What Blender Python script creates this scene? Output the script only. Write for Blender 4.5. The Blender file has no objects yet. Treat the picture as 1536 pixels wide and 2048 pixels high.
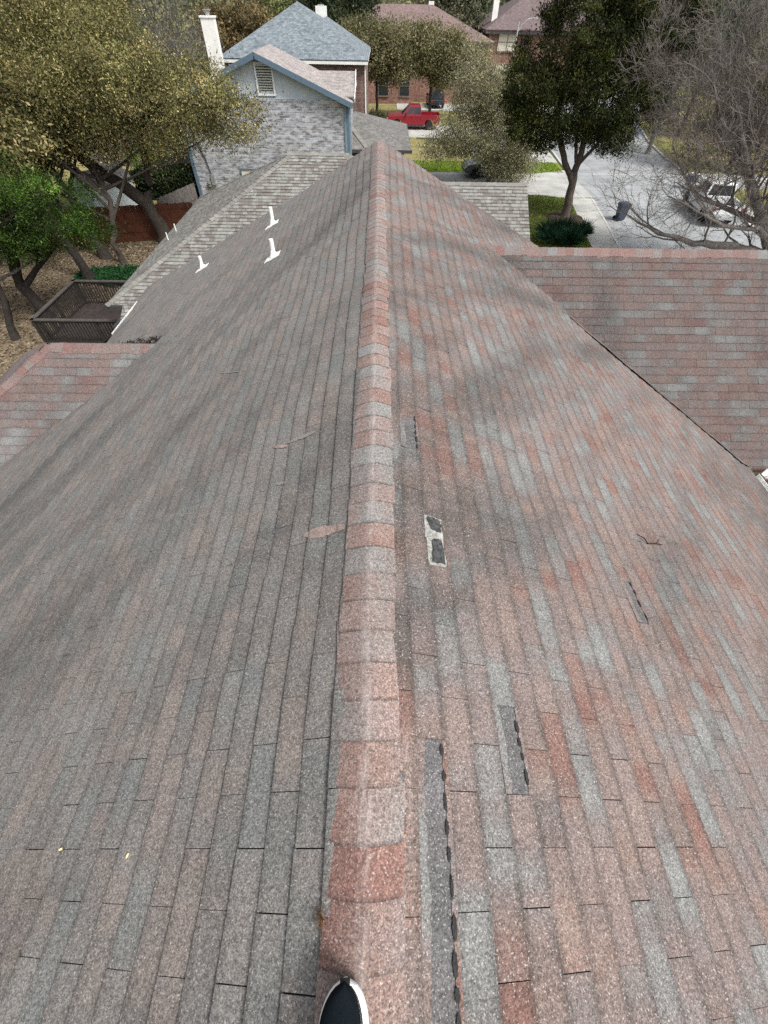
import bpy, bmesh, math, random
import numpy as np
from mathutils import Vector, Matrix

# ------------------------------------------------------------------ camera, sky, sun, exposure
scene = bpy.context.scene
COL = scene.collection
R = math.radians
EYE = Vector((0, 0, 1.6))
PITCH, ROLL, YAW, FPX = R(51.264), R(1.143), R(-1.042), 838.28
fwd = Vector((-math.sin(YAW)*math.cos(PITCH), math.cos(YAW)*math.cos(PITCH), -math.sin(PITCH)))
rt0 = Vector((math.cos(YAW), math.sin(YAW), 0)); up0 = rt0.cross(fwd)
rt = rt0*math.cos(ROLL) + up0*math.sin(ROLL); up = up0*math.cos(ROLL) - rt0*math.sin(ROLL)
cd = bpy.data.cameras.new('camera'); cam = bpy.data.objects.new('camera', cd); COL.objects.link(cam)
cd.sensor_fit = 'HORIZONTAL'; cd.sensor_width = 36.0; cd.lens = FPX/1536*36
cd.clip_start = 0.05; cd.clip_end = 3000
m = Matrix((rt, up, -fwd)).transposed().to_4x4(); m.translation = EYE
cam.matrix_world = m
scene.camera = cam

SUN_EL, SUN_AZ = R(52), R(128)          # azimuth from +Y towards +X
w = bpy.data.worlds.new('World'); scene.world = w; w.use_nodes = True
nt = w.node_tree; nt.nodes.clear()
sky = nt.nodes.new('ShaderNodeTexSky'); sky.sky_type = 'NISHITA'; sky.sun_disc = False
sky.sun_elevation = SUN_EL; sky.sun_rotation = SUN_AZ
sky.air_density = 1.0; sky.dust_density = 4.0; sky.ozone_density = 1.0
hs = nt.nodes.new('ShaderNodeHueSaturation'); hs.inputs['Saturation'].default_value = 0.30
bg = nt.nodes.new('ShaderNodeBackground'); bg.inputs['Strength'].default_value = 0.125
wo = nt.nodes.new('ShaderNodeOutputWorld')
nt.links.new(sky.outputs[0], hs.inputs['Color']); nt.links.new(hs.outputs[0], bg.inputs[0]); nt.links.new(bg.outputs[0], wo.inputs[0])
sl = bpy.data.lights.new('sun', 'SUN'); sl.energy = 2.05; sl.angle = R(14); sl.color = (1.0, 0.965, 0.92)
so = bpy.data.objects.new('sun', sl); COL.objects.link(so)
sd = Vector((math.sin(SUN_AZ)*math.cos(SUN_EL), math.cos(SUN_AZ)*math.cos(SUN_EL), math.sin(SUN_EL)))
so.rotation_euler = sd.to_track_quat('Z', 'Y').to_euler(); so.location = sd*60
vs = scene.view_settings; vs.view_transform = 'Standard'; vs.look = 'None'; vs.gamma = 1; vs.exposure = 0.75
scene.cycles.max_bounces = 6; scene.cycles.diffuse_bounces = 3; scene.cycles.transparent_max_bounces = 8
scene.cycles.use_denoising = False

# ------------------------------------------------------------------ helpers
G = -8.0
rnd = random.Random(7)
V = Vector

def tag(o, label=None, cat=None, group=None, kind=None):
    if label: o['label'] = label
    if cat: o['category'] = cat
    if group: o['group'] = group
    if kind: o['kind'] = kind
    return o

def empty(name, loc=(0, 0, 0), rz=0.0, label=None, cat=None, group=None):
    o = bpy.data.objects.new(name, None); COL.objects.link(o)
    o.location = loc; o.rotation_euler = (0, 0, rz); o.empty_display_size = 0.2
    return tag(o, label, cat, group)

def copy_tree(o, parent=None):
    c = o.copy(); COL.objects.link(c); c.parent = parent
    for ch in list(o.children): copy_tree(ch, c)
    return c

class MB:
    """collects polygons of one mesh"""
    def __init__(s): s.v = []; s.f = []; s.mi = []; s.uv = []; s.col = []
    def face(s, pts, mi=0, uv=None, col=None):
        b = len(s.v); s.v.extend([tuple(p) for p in pts]); s.f.append(tuple(range(b, b+len(pts))))
        s.mi.append(mi); s.uv.append(uv); s.col.append(col)
    def box(s, c, size, mi=0, rz=0.0, M=None):
        hx, hy, hz = size[0]/2, size[1]/2, size[2]/2
        P = [V((x*hx, y*hy, z*hz)) for x in (-1, 1) for y in (-1, 1) for z in (-1, 1)]
        if M is None: M = Matrix.Rotation(rz, 3, 'Z')
        P = [M @ p + V(c) for p in P]
        for q in ((0, 1, 3, 2), (4, 6, 7, 5), (0, 4, 5, 1), (2, 3, 7, 6), (0, 2, 6, 4), (1, 5, 7, 3)):
            s.face([P[i] for i in q], mi)
    def bar(s, a, b, wd, ht, mi=0):
        a = V(a); b = V(b); d = (b-a); L = d.length; d = d/L
        x = d.cross(V((0, 0, 1)));  x = x.normalized() if x.length > 1e-4 else V((1, 0, 0))
        z = x.cross(d)
        s.box((a+b)/2, (wd, L, ht), mi, M=Matrix((x, d, z)).transposed())
    def tube(s, pts, rad, n=6, mi=0, cap=True):
        pts = [V(p) for p in pts]; rings = []
        for i, p in enumerate(pts):
            d = (pts[min(i+1, len(pts)-1)] - pts[max(i-1, 0)]).normalized()
            x = d.cross(V((.31, .17, .93))).normalized(); y = d.cross(x)
            r = rad[i] if hasattr(rad, '__len__') else rad
            b = len(s.v)
            for k in range(n):
                a = 2*math.pi*k/n; s.v.append(tuple(p + x*(r*math.cos(a)) + y*(r*math.sin(a))))
            rings.append(b)
        for i in range(len(rings)-1):
            for k in range(n):
                s.f.append((rings[i]+k, rings[i]+(k+1) % n, rings[i+1]+(k+1) % n, rings[i+1]+k)); s.mi.append(mi); s.uv.append(None); s.col.append(None)
        if cap:
            for rb in (rings[0], rings[-1]):
                s.f.append(tuple(rb+k for k in range(n))); s.mi.append(mi); s.uv.append(None); s.col.append(None)
    def lathe(s, c, prof, n=16, mi=0, axis='Z'):
        rings = []
        for r, h in prof:
            b = len(s.v); rings.append(b)
            for k in range(n):
                a = 2*math.pi*k/n; p = (r*math.cos(a), r*math.sin(a), h)
                if axis == 'X': p = (h, p[0], p[1])
                s.v.append((c[0]+p[0], c[1]+p[1], c[2]+p[2]))
        for i in range(len(rings)-1):
            for k in range(n):
                s.f.append((rings[i]+k, rings[i]+(k+1) % n, rings[i+1]+(k+1) % n, rings[i+1]+k)); s.mi.append(mi); s.uv.append(None); s.col.append(None)
        for rb in (rings[0], rings[-1]):
            s.f.append(tuple(rb+k for k in range(n))); s.mi.append(mi); s.uv.append(None); s.col.append(None)
    def prism(s, poly, depth_vec, mi=0):
        P = [V(p) for p in poly]; D = V(depth_vec); Q = [p+D for p in P]
        s.face(P, mi); s.face(Q[::-1], mi)
        for i in range(len(P)):
            j = (i+1) % len(P); s.face([P[i], P[j], Q[j], Q[i]], mi)
    def build(s, name, mats, parent=None, smooth=False, auto_uv=True, merge=False):
        me = bpy.data.meshes.new(name); me.from_pydata(s.v, [], s.f)
        if not isinstance(mats, (list, tuple)): mats = [mats]
        for mt in mats: me.materials.append(mt)
        me.polygons.foreach_set('material_index', s.mi)
        uvl = me.uv_layers.new(name='UVMap'); ca = None
        if any(c is not None for c in s.col):
            ca = me.color_attributes.new('Rnd', 'FLOAT_COLOR', 'CORNER')
        up_ = V((0, 0, 1)); uvs = np.zeros(len(me.loops)*2, np.float32); cols = np.ones(len(me.loops)*4, np.float32) if ca else None
        for p in me.polygons:
            u = s.uv[p.index]; ls = p.loop_start
            if u is None:
                n = p.normal
                if abs(n.z) > .995: t, b = V((1, 0, 0)), V((0, 1, 0))
                elif abs(n.z) < .2: t, b = V((-n.y, n.x, 0)).normalized(), up_
                else:
                    t = up_.cross(n).normalized(); b = n.cross(t)
                for i in range(p.loop_total):
                    co = me.vertices[p.vertices[i]].co
                    uvs[2*(ls+i)] = co.dot(t); uvs[2*(ls+i)+1] = co.dot(b)
            else:
                for i in range(p.loop_total):
                    uvs[2*(ls+i)] = u[i][0]; uvs[2*(ls+i)+1] = u[i][1]
            if ca:
                c = s.col[p.index]; c = .5 if c is None else c
                for i in range(p.loop_total): cols[4*(ls+i):4*(ls+i)+3] = c
        me.uv_layers['UVMap'].data.foreach_set('uv', uvs)
        if ca: me.color_attributes['Rnd'].data.foreach_set('color', cols)
        if merge:
            bm = bmesh.new(); bm.from_mesh(me); bmesh.ops.remove_doubles(bm, verts=bm.verts, dist=1e-4)
            bmesh.ops.recalc_face_normals(bm, faces=bm.faces); bm.to_mesh(me); bm.free()
        if smooth: me.polygons.foreach_set('use_smooth', [True]*len(me.polygons))
        me.update()
        o = bpy.data.objects.new(name, me); COL.objects.link(o); o.parent = parent
        return o

# ------------------------------------------------------------------ materials
def newmat(name):
    mt = bpy.data.materials.new(name); mt.use_nodes = True
    n = mt.node_tree.nodes; l = mt.node_tree.links
    b = n['Principled BSDF']
    return mt, n, l, b

def ramp(n, stops, interp='LINEAR'):
    r = n.new('ShaderNodeValToRGB'); r.color_ramp.interpolation = interp
    e = r.color_ramp.elements
    while len(e) > 1: e.remove(e[0])
    e[0].position = stops[0][0]; e[0].color = tuple(stops[0][1])+(1,)
    for p, c in stops[1:]:
        q = e.new(p); q.color = tuple(c)+(1,)
    return r

def math_node(n, l, op, a, b=None, c=None, clamp=False):
    k = n.new('ShaderNodeMath'); k.operation = op; k.use_clamp = clamp
    for i, x in enumerate((a, b, c)):
        if x is None: continue
        if hasattr(x, 'links'): l.new(x, k.inputs[i])
        else: k.inputs[i].default_value = x
    return k.outputs[0]

def mixc(n, l, mode, fac, a, b):
    k = n.new('ShaderNodeMixRGB'); k.blend_type = mode
    for i, x in enumerate((fac, a, b)):
        if hasattr(x, 'links'): l.new(x, k.inputs[i])
        elif i == 0: k.inputs[0].default_value = x
        else: k.inputs[i].default_value = tuple(x)+(1,)
    return k.outputs[0]

def noise(n, l, vec, scale, detail=3, rough=.55, dist=0.0):
    k = n.new('ShaderNodeTexNoise'); k.inputs['Scale'].default_value = scale; k.inputs['Detail'].default_value = detail
    k.inputs['Roughness'].default_value = rough; k.inputs['Distortion'].default_value = dist
    if vec is not None: l.new(vec, k.inputs['Vector'])
    return k.outputs['Fac']

def remap(n, l, x, a, b, c=0., d=1.):
    k = n.new('ShaderNodeMapRange'); k.clamp = True
    l.new(x, k.inputs[0])
    for i, q in enumerate((a, b, c, d)): k.inputs[1+i].default_value = q
    return k.outputs[0]

def plain(name, col, rough=.7, metal=0., var=.25, scale=6., bump=0., bscale=40., spec=.3, var2=0., scale2=.7):
    mt, n, l, b = newmat(name)
    tc = n.new('ShaderNodeTexCoord').outputs['Object']
    f = noise(n, l, tc, scale, 4)
    f = remap(n, l, f, .3, .7, 1-var, 1+var)
    c = mixc(n, l, 'MULTIPLY', 1.0, col, (1, 1, 1))
    vm = n.new('ShaderNodeVectorMath'); vm.operation = 'SCALE'; l.new(c, vm.inputs[0]); l.new(f, vm.inputs['Scale'])
    out = vm.outputs[0]
    if var2:
        f2 = remap(n, l, noise(n, l, tc, scale2, 5), .35, .65, 1-var2, 1+var2)
        vm2 = n.new('ShaderNodeVectorMath'); vm2.operation = 'SCALE'; l.new(out, vm2.inputs[0]); l.new(f2, vm2.inputs['Scale']); out = vm2.outputs[0]
    l.new(out, b.inputs['Base Color'])
    b.inputs['Roughness'].default_value = rough; b.inputs['Metallic'].default_value = metal
    b.inputs['Specular IOR Level'].default_value = spec
    if bump:
        bp = n.new('ShaderNodeBump'); bp.inputs['Strength'].default_value = bump; bp.inputs['Distance'].default_value = .02
        l.new(noise(n, l, tc, bscale, 4), bp.inputs['Height']); l.new(bp.outputs[0], b.inputs['Normal'])
    return mt

H_ = .1275
def shingle_mat(name, stops, fu=2.7, seed=0., rndamt=.22, dark_patch=.45, dark_patch_scale=.6, granule=.6, stretch=(1, 1), worn=False, dark_patch_col=(.045, .045, .043), gscale=190., rot=0., line=.5, mott=.25, speck=.35, lw=(.08, .30)):
    """stops: colour blends along each course; dark_patch: darker noise patches stepping across the courses"""
    mt, n, l, b = newmat(name)
    uv = n.new('ShaderNodeUVMap').outputs[0]
    sx = n.new('ShaderNodeSeparateXYZ'); l.new(uv, sx.inputs[0])
    crs = math_node(n, l, 'FLOOR', sx.outputs[1])
    cx = n.new('ShaderNodeCombineXYZ')
    l.new(math_node(n, l, 'MULTIPLY', sx.outputs[0], fu), cx.inputs[0]); l.new(math_node(n, l, 'MULTIPLY', crs, 13.37), cx.inputs[1]); cx.inputs[2].default_value = seed
    f = noise(n, l, cx.outputs[0], 1., 1.5, .5)
    f = remap(n, l, f, .27, .73)
    at = n.new('ShaderNodeAttribute'); at.attribute_name = 'Rnd'
    rs = n.new('ShaderNodeSeparateColor'); l.new(at.outputs['Color'], rs.inputs[0])
    f = math_node(n, l, 'ADD', f, math_node(n, l, 'MULTIPLY', math_node(n, l, 'SUBTRACT', rs.outputs[0], .5), rndamt))
    tc = n.new('ShaderNodeTexCoord').outputs['Object']
    f = math_node(n, l, 'ADD', f, math_node(n, l, 'MULTIPLY', math_node(n, l, 'SUBTRACT', noise(n, l, tc, 7., 4, .65), .5), mott))
    # single granules of other blends sprinkled through the colour
    f = math_node(n, l, 'ADD', f, math_node(n, l, 'MULTIPLY', math_node(n, l, 'SUBTRACT', noise(n, l, tc, gscale*1.1, 1, .5), .5), speck*2.2))
    r = ramp(n, stops); l.new(f, r.inputs[0]); c = r.outputs[0]
    # per course brightness
    cx2 = n.new('ShaderNodeCombineXYZ'); l.new(math_node(n, l, 'MULTIPLY', sx.outputs[0], 3.1), cx2.inputs[0]); l.new(math_node(n, l, 'MULTIPLY', crs, 7.77), cx2.inputs[1]); cx2.inputs[2].default_value = seed+9
    pb = remap(n, l, noise(n, l, cx2.outputs[0], 1., 1.),   .3, .7, .90, 1.10)
    vm = n.new('ShaderNodeVectorMath'); vm.operation = 'SCALE'; l.new(c, vm.inputs[0]); l.new(pb, vm.inputs['Scale']); c = vm.outputs[0]
    # darker noise patches with a shape of their own
    cs = n.new('ShaderNodeCombineXYZ')            # dark patch pattern steps from course to course
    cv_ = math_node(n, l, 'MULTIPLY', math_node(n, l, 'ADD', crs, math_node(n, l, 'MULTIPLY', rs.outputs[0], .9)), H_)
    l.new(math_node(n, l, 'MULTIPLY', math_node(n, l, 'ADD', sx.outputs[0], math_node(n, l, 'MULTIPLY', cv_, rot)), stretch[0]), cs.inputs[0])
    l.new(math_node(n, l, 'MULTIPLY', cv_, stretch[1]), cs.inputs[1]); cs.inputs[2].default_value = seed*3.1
    s1 = noise(n, l, cs.outputs[0], dark_patch_scale, 4, .6, .3)
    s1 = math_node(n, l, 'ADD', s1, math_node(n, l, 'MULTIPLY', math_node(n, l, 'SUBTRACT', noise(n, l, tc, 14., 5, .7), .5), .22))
    s1 = remap(n, l, s1, .46, .66, 0., dark_patch)
    c = mixc(n, l, 'MIX', s1, c, dark_patch_col)
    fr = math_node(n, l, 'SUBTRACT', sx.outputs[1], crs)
    dl = math_node(n, l, 'MAXIMUM', remap(n, l, fr, lw[0], lw[1], line*1.0, 0.), remap(n, l, fr, .76, .97, 0., line*1.25))   # shadow under each butt painted into the colour, and grime along the butts
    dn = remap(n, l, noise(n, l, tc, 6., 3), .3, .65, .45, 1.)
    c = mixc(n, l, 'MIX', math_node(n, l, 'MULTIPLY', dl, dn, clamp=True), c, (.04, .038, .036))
    # granules
    g = noise(n, l, tc, gscale, 2, .7)
    gf = remap(n, l, g, .28, .72, 1-granule, 1+granule)
    g2 = remap(n, l, noise(n, l, tc, gscale*.42, 2, .6), .3, .7, 1-granule*.55, 1+granule*.55)
    gf = math_node(n, l, 'MULTIPLY', gf, g2)
    vm = n.new('ShaderNodeVectorMath'); vm.operation = 'SCALE'; l.new(c, vm.inputs[0]); l.new(gf, vm.inputs['Scale']); c = vm.outputs[0]
    fl = remap(n, l, noise(n, l, tc, gscale*.8, 1, .5), .64, .72, 0., .55)
    c = mixc(n, l, 'MIX', fl, c, (.52, .50, .47))
    dk = remap(n, l, noise(n, l, tc, gscale*.55, 2, .6), .69, .76, 0., .55)
    c = mixc(n, l, 'MIX', dk, c, (.03, .028, .027))
    if worn:
        a = math_node(n, l, 'ABSOLUTE', sx.outputs[0])
        a2 = remap(n, l, a, .0, .030, 1., 0.)
        wn = remap(n, l, noise(n, l, tc, 16., 6, .7), .36, .66, 0.0, 1.)
        wf = math_node(n, l, 'MULTIPLY', math_node(n, l, 'MULTIPLY', math_node(n, l, 'MULTIPLY', a2, wn), remap(n, l, noise(n, l, tc, gscale*.8, 2, .6), .35, .6, .3, 1.)), .8, clamp=True)
        c = mixc(n, l, 'MIX', wf, c, (.42, .37, .345))
    l.new(c, b.inputs['Base Color']); b.inputs['Roughness'].default_value = .92; b.inputs['Specular IOR Level'].default_value = .25
    bp = n.new('ShaderNodeBump'); bp.inputs['Strength'].default_value = .5; bp.inputs['Distance'].default_value = .0025
    l.new(g, bp.inputs['Height']); l.new(bp.outputs[0], b.inputs['Normal'])
    return mt

def sc(c, k): return tuple(x*k for x in c)
def scs(st, k): return [(p, sc(c, k)) for p, c in st]
GREY = (.215, .215, .208); LGREY = (.238, .243, .238); MAUVE = (.205, .172, .163); RED = (.228, .132, .112); TAN = (.258, .204, .176); ROSE = (.238, .185, .172)
M = {}
M['sh_right'] = shingle_mat('weathered_red_shingle', scs([(0., LGREY), (.08, (.232, .23, .222)), (.24, GREY), (.36, MAUVE), (.48, ROSE), (.60, (.215, .165, .152)), (.70, TAN), (.80, (.24, .168, .145)), (.92, RED), (1., (.228, .13, .108))], .75), seed=1.3, dark_patch=.66, dark_patch_scale=.62, stretch=(1.5, .55), rot=-.9, rndamt=.34, fu=3.0, mott=.2)
M['sh_left'] = shingle_mat('weathered_grey_shingle', scs([(0., (.146, .150, .145)), (.2, (.160, .158, .149)), (.42, (.168, .157, .146)), (.6, (.162, .147, .137)), (.78, (.192, .166, .147)), (.9, (.18, .147, .135)), (1., (.163, .154, .145))], 1.02), fu=3.0, seed=4.1, dark_patch=.66, dark_patch_scale=.5, stretch=(1.5, .6), rot=1.1, rndamt=.22, line=.30, speck=.3)
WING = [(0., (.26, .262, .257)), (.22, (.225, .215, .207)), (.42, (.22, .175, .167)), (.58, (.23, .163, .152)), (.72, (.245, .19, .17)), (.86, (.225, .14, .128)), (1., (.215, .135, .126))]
M['sh_wing'] = shingle_mat('weathered_wing_shingle', scs(WING, .47), seed=7.7, dark_patch=.7, dark_patch_scale=.9, stretch=(1.5, .4), rot=.1, fu=2.6, rndamt=.5, line=.22)
M['sh_wing_pale'] = shingle_mat('pale_wing_shingle', scs(WING, .64), seed=8.7, dark_patch=.45, dark_patch_scale=.9, stretch=(1.5, .4), rot=.1, fu=3., rndamt=.5, line=.18)
CAPS = [(0., (.255, .25, .24)), (.2, (.265, .235, .22)), (.4, (.275, .205, .187)), (.55, (.28, .215, .195)), (.7, (.29, .20, .17)), (.85, (.265, .165, .14)), (1., (.255, .145, .122))]
M['cap'] = shingle_mat('ridge_cap_shingle', scs(CAPS, .80), fu=3., mott=.6, seed=2.2, dark_patch=.15, worn=True, rndamt=.45, line=.7, lw=(.035, .10))  # line darkens each cap's near edge for the shadow cast there
M['cap_wing'] = shingle_mat('wing_cap_shingle', scs([(0., LGREY), (.3, (.25, .2, .185)), (.6, (.25, .17, .155)), (1., (.25, .14, .125))], .72), fu=2.2, seed=5.2, dark_patch=.2, rndamt=.5, line=0.)
M['exposed'] = shingle_mat('exposed_mat', [(0., (.12, .118, .122)), (.5, (.15, .145, .15)), (1., (.19, .175, .175))], seed=3., dark_patch=.2, rndamt=0., granule=.6)
M['fibre'] = plain('pale_torn_fibre', (.28, .283, .262), .95, var=.55, scale=45, bump=.5, bscale=160)
M['deck_gap'] = plain('shingle_gap', (.045, .043, .041), .95)
M['worn_tar'] = plain('worn_black_felt', (.045, .046, .047), .9, var=.6, scale=60, var2=.4, scale2=25.)
M['tar'] = plain('tar', (.022, .021, .021), .8, var=.6, scale=120)
M['nb_roof'] = shingle_mat('architectural_shingle', [(0., (.145, .128, .118)), (.3, (.155, .142, .132)), (.42, (.20, .196, .178)), (.62, (.235, .237, .215)), (.8, (.185, .182, .166)), (1., (.25, .255, .232))], fu=5., seed=6., dark_patch=.12, rndamt=1.1, granule=.25, gscale=60, line=.65)
M['nb_cap'] = shingle_mat('architectural_cap', [(0., (.165, .158, .145)), (1., (.215, .21, .19))], seed=6.5, dark_patch=.2, rndamt=.8, granule=.3, gscale=60, line=0.)

def brick_mat(name, c1, c2, mortar, var=.35, bw=.2, rh=.075, msize=.012, blotch=None, rough=.9, stretch=.55, big=1.):
    mt, n, l, b = newmat(name)
    uv = n.new('ShaderNodeUVMap').outputs[0]
    k = n.new('ShaderNodeTexBrick'); l.new(uv, k.inputs['Vector'])
    k.inputs['Scale'].default_value = 1.; k.inputs['Brick Width'].default_value = bw; k.inputs['Row Height'].default_value = rh
    k.inputs['Mortar Size'].default_value = msize; k.inputs['Mortar Smooth'].default_value = .1; k.inputs['Bias'].default_value = 0.
    k.inputs['Color1'].default_value = tuple(c1)+(1,); k.inputs['Color2'].default_value = tuple(c2)+(1,); k.inputs['Mortar'].default_value = tuple(mortar)+(1,)
    tc = n.new('ShaderNodeTexCoord').outputs['Object']
    mp = n.new('ShaderNodeMapping'); mp.inputs['Scale'].default_value = (1/bw*stretch, 1/bw*stretch, 1/rh*stretch); l.new(tc, mp.inputs[0])
    f = remap(n, l, noise(n, l, mp.outputs[0], 1., 2), .3, .7, 1-var, 1+var)
    f2 = remap(n, l, noise(n, l, tc, .55, 4), .3, .7, 1-.18*big, 1+.15*big)
    vm = n.new('ShaderNodeVectorMath'); vm.operation = 'SCALE'; l.new(k.outputs[0], vm.inputs[0]); l.new(math_node(n, l, 'MULTIPLY', f, f2), vm.inputs['Scale']); c = vm.outputs[0]
    if blotch:
        c = mixc(n, l, 'MIX', remap(n, l, noise(n, l, mp.outputs[0], .7, 3), .50, .62, 0., .75), c, blotch)
    l.new(c, b.inputs['Base Color']); b.inputs['Roughness'].default_value = rough; b.inputs['Specular IOR Level'].default_value = .2
    bp = n.new('ShaderNodeBump'); bp.inputs['Strength'].default_value = .5; bp.inputs['Distance'].default_value = .01
    l.new(k.outputs['Fac'], bp.inputs['Height']); bp.invert = True; l.new(bp.outputs[0], b.inputs['Normal'])
    return mt

M['brick_grey'] = brick_mat('whitewashed_brick', (.36, .38, .42), (.17, .165, .185), (.36, .36, .37), .45, .32, .115, .016, blotch=(.46, .49, .53), stretch=.9)
M['brick_red'] = brick_mat('dark_red_brick', (.16, .07, .052), (.10, .048, .04), (.26, .22, .2), .4)
M['brick_pink'] = brick_mat('red_brown_brick', (.24, .115, .09), (.19, .085, .068), (.27, .2, .17), .3)
M['brick_own'] = brick_mat('own_brick', (.26, .15, .12), (.2, .11, .09), (.35, .32, .3), .3)
def roof_far(name, c1, c2, gap, rh=.15, bw=.3, var=.25): return brick_mat(name, c1, c2, gap, var, bw, rh, .006, stretch=1.2, big=.5)
M['roof_blue'] = roof_far('slate_blue_shingle', (.20, .232, .25), (.13, .155, .172), (.08, .10, .11), .2, .3, .3)
M['roof_pinkgrey'] = roof_far('pinkish_grey_shingle', (.33, .30, .29), (.26, .235, .225), (.2, .18, .17))
M['roof_grey'] = roof_far('grey_shingle', (.19, .185, .175), (.14, .135, .13), (.1, .1, .1))
M['roof_brown'] = roof_far('brown_shingle', (.21, .15, .14), (.165, .12, .115), (.1, .08, .08))
M['roof_mauve'] = roof_far('mauve_shingle', (.165, .125, .125), (.13, .10, .10), (.12, .1, .1))
M['white'] = plain('white_paint', (.72, .73, .71), .55, var=.08, scale=3, var2=.06)
M['pvc'] = plain('white_pvc', (.76, .765, .74), .45, var=.16, scale=14, var2=.12, scale2=4.)
M['blue_trim'] = plain('slate_blue_paint', (.10, .15, .20), .5, var=.1)
M['blue_gutter'] = plain('blue_gutter_paint', (.16, .23, .29), .5, var=.12)
M['siding'] = plain('pale_blue_siding', (.44, .50, .55), .6, var=.08, scale=2, var2=.05)
M['louver'] = plain('louver_white', (.66, .70, .71), .6, var=.06)
M['dark'] = plain('dark_void', (.015, .015, .016), .9)
M['fascia_dark'] = plain('dark_fascia', (.05, .05, .052), .7)
M['chim'] = plain('white_chimney_paint', (.74, .74, .70), .7, var=.08, scale=2., var2=.12, scale2=.8)
M['metal'] = plain('galvanised_metal', (.42, .44, .45), .4, metal=.6, var=.1)
M['black_rubber'] = plain('black_rubber', (.02, .02, .021), .8)
M['shoe_fabric'] = plain('black_knit', (.005, .008, .011), .9, var=.4, scale=500, bump=.25, bscale=700, spec=.08)
M['shoe_sole'] = plain('white_foam', (.80, .80, .78), .6, var=.04, scale=60)
M['deckwood'] = plain('dark_stained_wood', (.040, .032, .029), .7, var=.35, scale=5, var2=.2)
M['railwood'] = plain('dark_rail_wood', (.030, .026, .024), .6, var=.3, scale=5)
M['railcap'] = plain('worn_rail_cap', (.075, .066, .06), .6, var=.2, scale=5)
M['fence_red'] = plain('red_stained_cedar', (.10, .032, .017), .75, var=.35, scale=4, var2=.25)
M['fence_grey'] = plain('grey_weathered_wood', (.11, .10, .095), .85, var=.4, scale=6)
M['shedwall'] = plain('pale_shed_wall', (.46, .52, .55), .6, var=.06)
M['concrete'] = plain('pale_concrete', (.40, .40, .375), .85, var=.14, scale=14, var2=.2, scale2=.5, bump=.1)
M['sidewalk'] = plain('sidewalk_concrete', (.44, .44, .41), .85, var=.14, scale=14, var2=.2, scale2=.5)
M['street'] = plain('grey_concrete_street', (.335, .35, .355), .8, var=.14, scale=25, var2=.16, scale2=.35)
def paving(name, col, jx, jy, jw=.02):
    mt, n, l, b = newmat(name); uv = n.new('ShaderNodeUVMap').outputs[0]; tc = n.new('ShaderNodeTexCoord').outputs['Object']
    k = n.new('ShaderNodeTexBrick'); k.offset = 0.; l.new(uv, k.inputs['Vector']); k.inputs['Scale'].default_value = 1.
    k.inputs['Brick Width'].default_value = jx; k.inputs['Row Height'].default_value = jy; k.inputs['Mortar Size'].default_value = jw; k.inputs['Mortar Smooth'].default_value = .3
    k.inputs['Color1'].default_value = sc4(col, 1.06); k.inputs['Color2'].default_value = sc4(col, .92); k.inputs['Mortar'].default_value = sc4(col, .45)
    f = math_node(n, l, 'MULTIPLY', remap(n, l, noise(n, l, tc, .8, 6, .65), .3, .7, .72, 1.2), remap(n, l, noise(n, l, tc, 22, 3), .3, .7, .88, 1.12))
    vm = n.new('ShaderNodeVectorMath'); vm.operation = 'SCALE'; l.new(k.outputs[0], vm.inputs[0]); l.new(f, vm.inputs['Scale'])
    oil = remap(n, l, noise(n, l, tc, .55, 3, .5, 1.), .60, .72, 0., .55)
    l.new(mixc(n, l, 'MIX', oil, vm.outputs[0], sc4(col, .45)[:3]), b.inputs['Base Color']); b.inputs['Roughness'].default_value = .85
    return mt
def sc4(c, k): return (c[0]*k, c[1]*k, c[2]*k, 1.)
M['concrete'] = paving('pale_concrete', (.40, .40, .375), 3.0, 3.0); M['sidewalk'] = paving('sidewalk_concrete', (.42, .42, .39), 6., 1.5); M['street'] = paving('grey_concrete_street', (.295, .31, .315), 4.6, 4.6)
M['kerb'] = plain('kerb_concrete', (.47, .47, .45), .85, var=.1, scale=10, var2=.1)
M['bark'] = plain('oak_bark', (.045, .036, .030), .95, var=.4, scale=9, bump=.9, bscale=22)
M['bark_cedar'] = plain('cedar_bark', (.105, .082, .068), .95, var=.4, scale=11, bump=.9, bscale=16)
M['bark_pale'] = plain('pale_grey_bark', (.165, .15, .138), .95, var=.35, scale=9, bump=.6, bscale=22)
M['bark_dark'] = plain('dark_bark', (.028, .023, .02), .95, var=.4, scale=9, bump=.8, bscale=22)
M['twig'] = plain('grey_twig', (.155, .135, .125), .95, var=.25, scale=3)
M['glass_dark'] = plain('dark_window_glass', (.02, .025, .03), .08, var=.1, spec=.7)
M['blind'] = plain('pale_window_blind', (.62, .60, .50), .5, var=.08, scale=2)
M['frame'] = plain('window_frame_brown', (.16, .13, .11), .6)
M['tyre'] = plain('tyre', (.02, .02, .02), .8)
M['rim'] = plain('alloy_rim', (.62, .63, .64), .3, metal=.7, var=.05)
M['lens'] = plain('headlight_lens', (.7, .72, .72), .15, var=.03, spec=.6)
M['tail'] = plain('taillight_red', (.35, .01, .012), .25, var=.05, spec=.6)
M['trim'] = plain('black_plastic', (.02, .02, .022), .5)
def carpaint(name, col):
    mt, n, l, b = newmat(name); b.inputs['Base Color'].default_value = tuple(col)+(1,); b.inputs['Roughness'].default_value = .32
    b.inputs['Coat Weight'].default_value = .6; b.inputs['Coat Roughness'].default_value = .08
    return mt
M['p_red'] = carpaint('red_paint', (.20, .006, .018)); M['p_green'] = carpaint('dark_green_paint', (.022, .045, .042))
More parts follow.
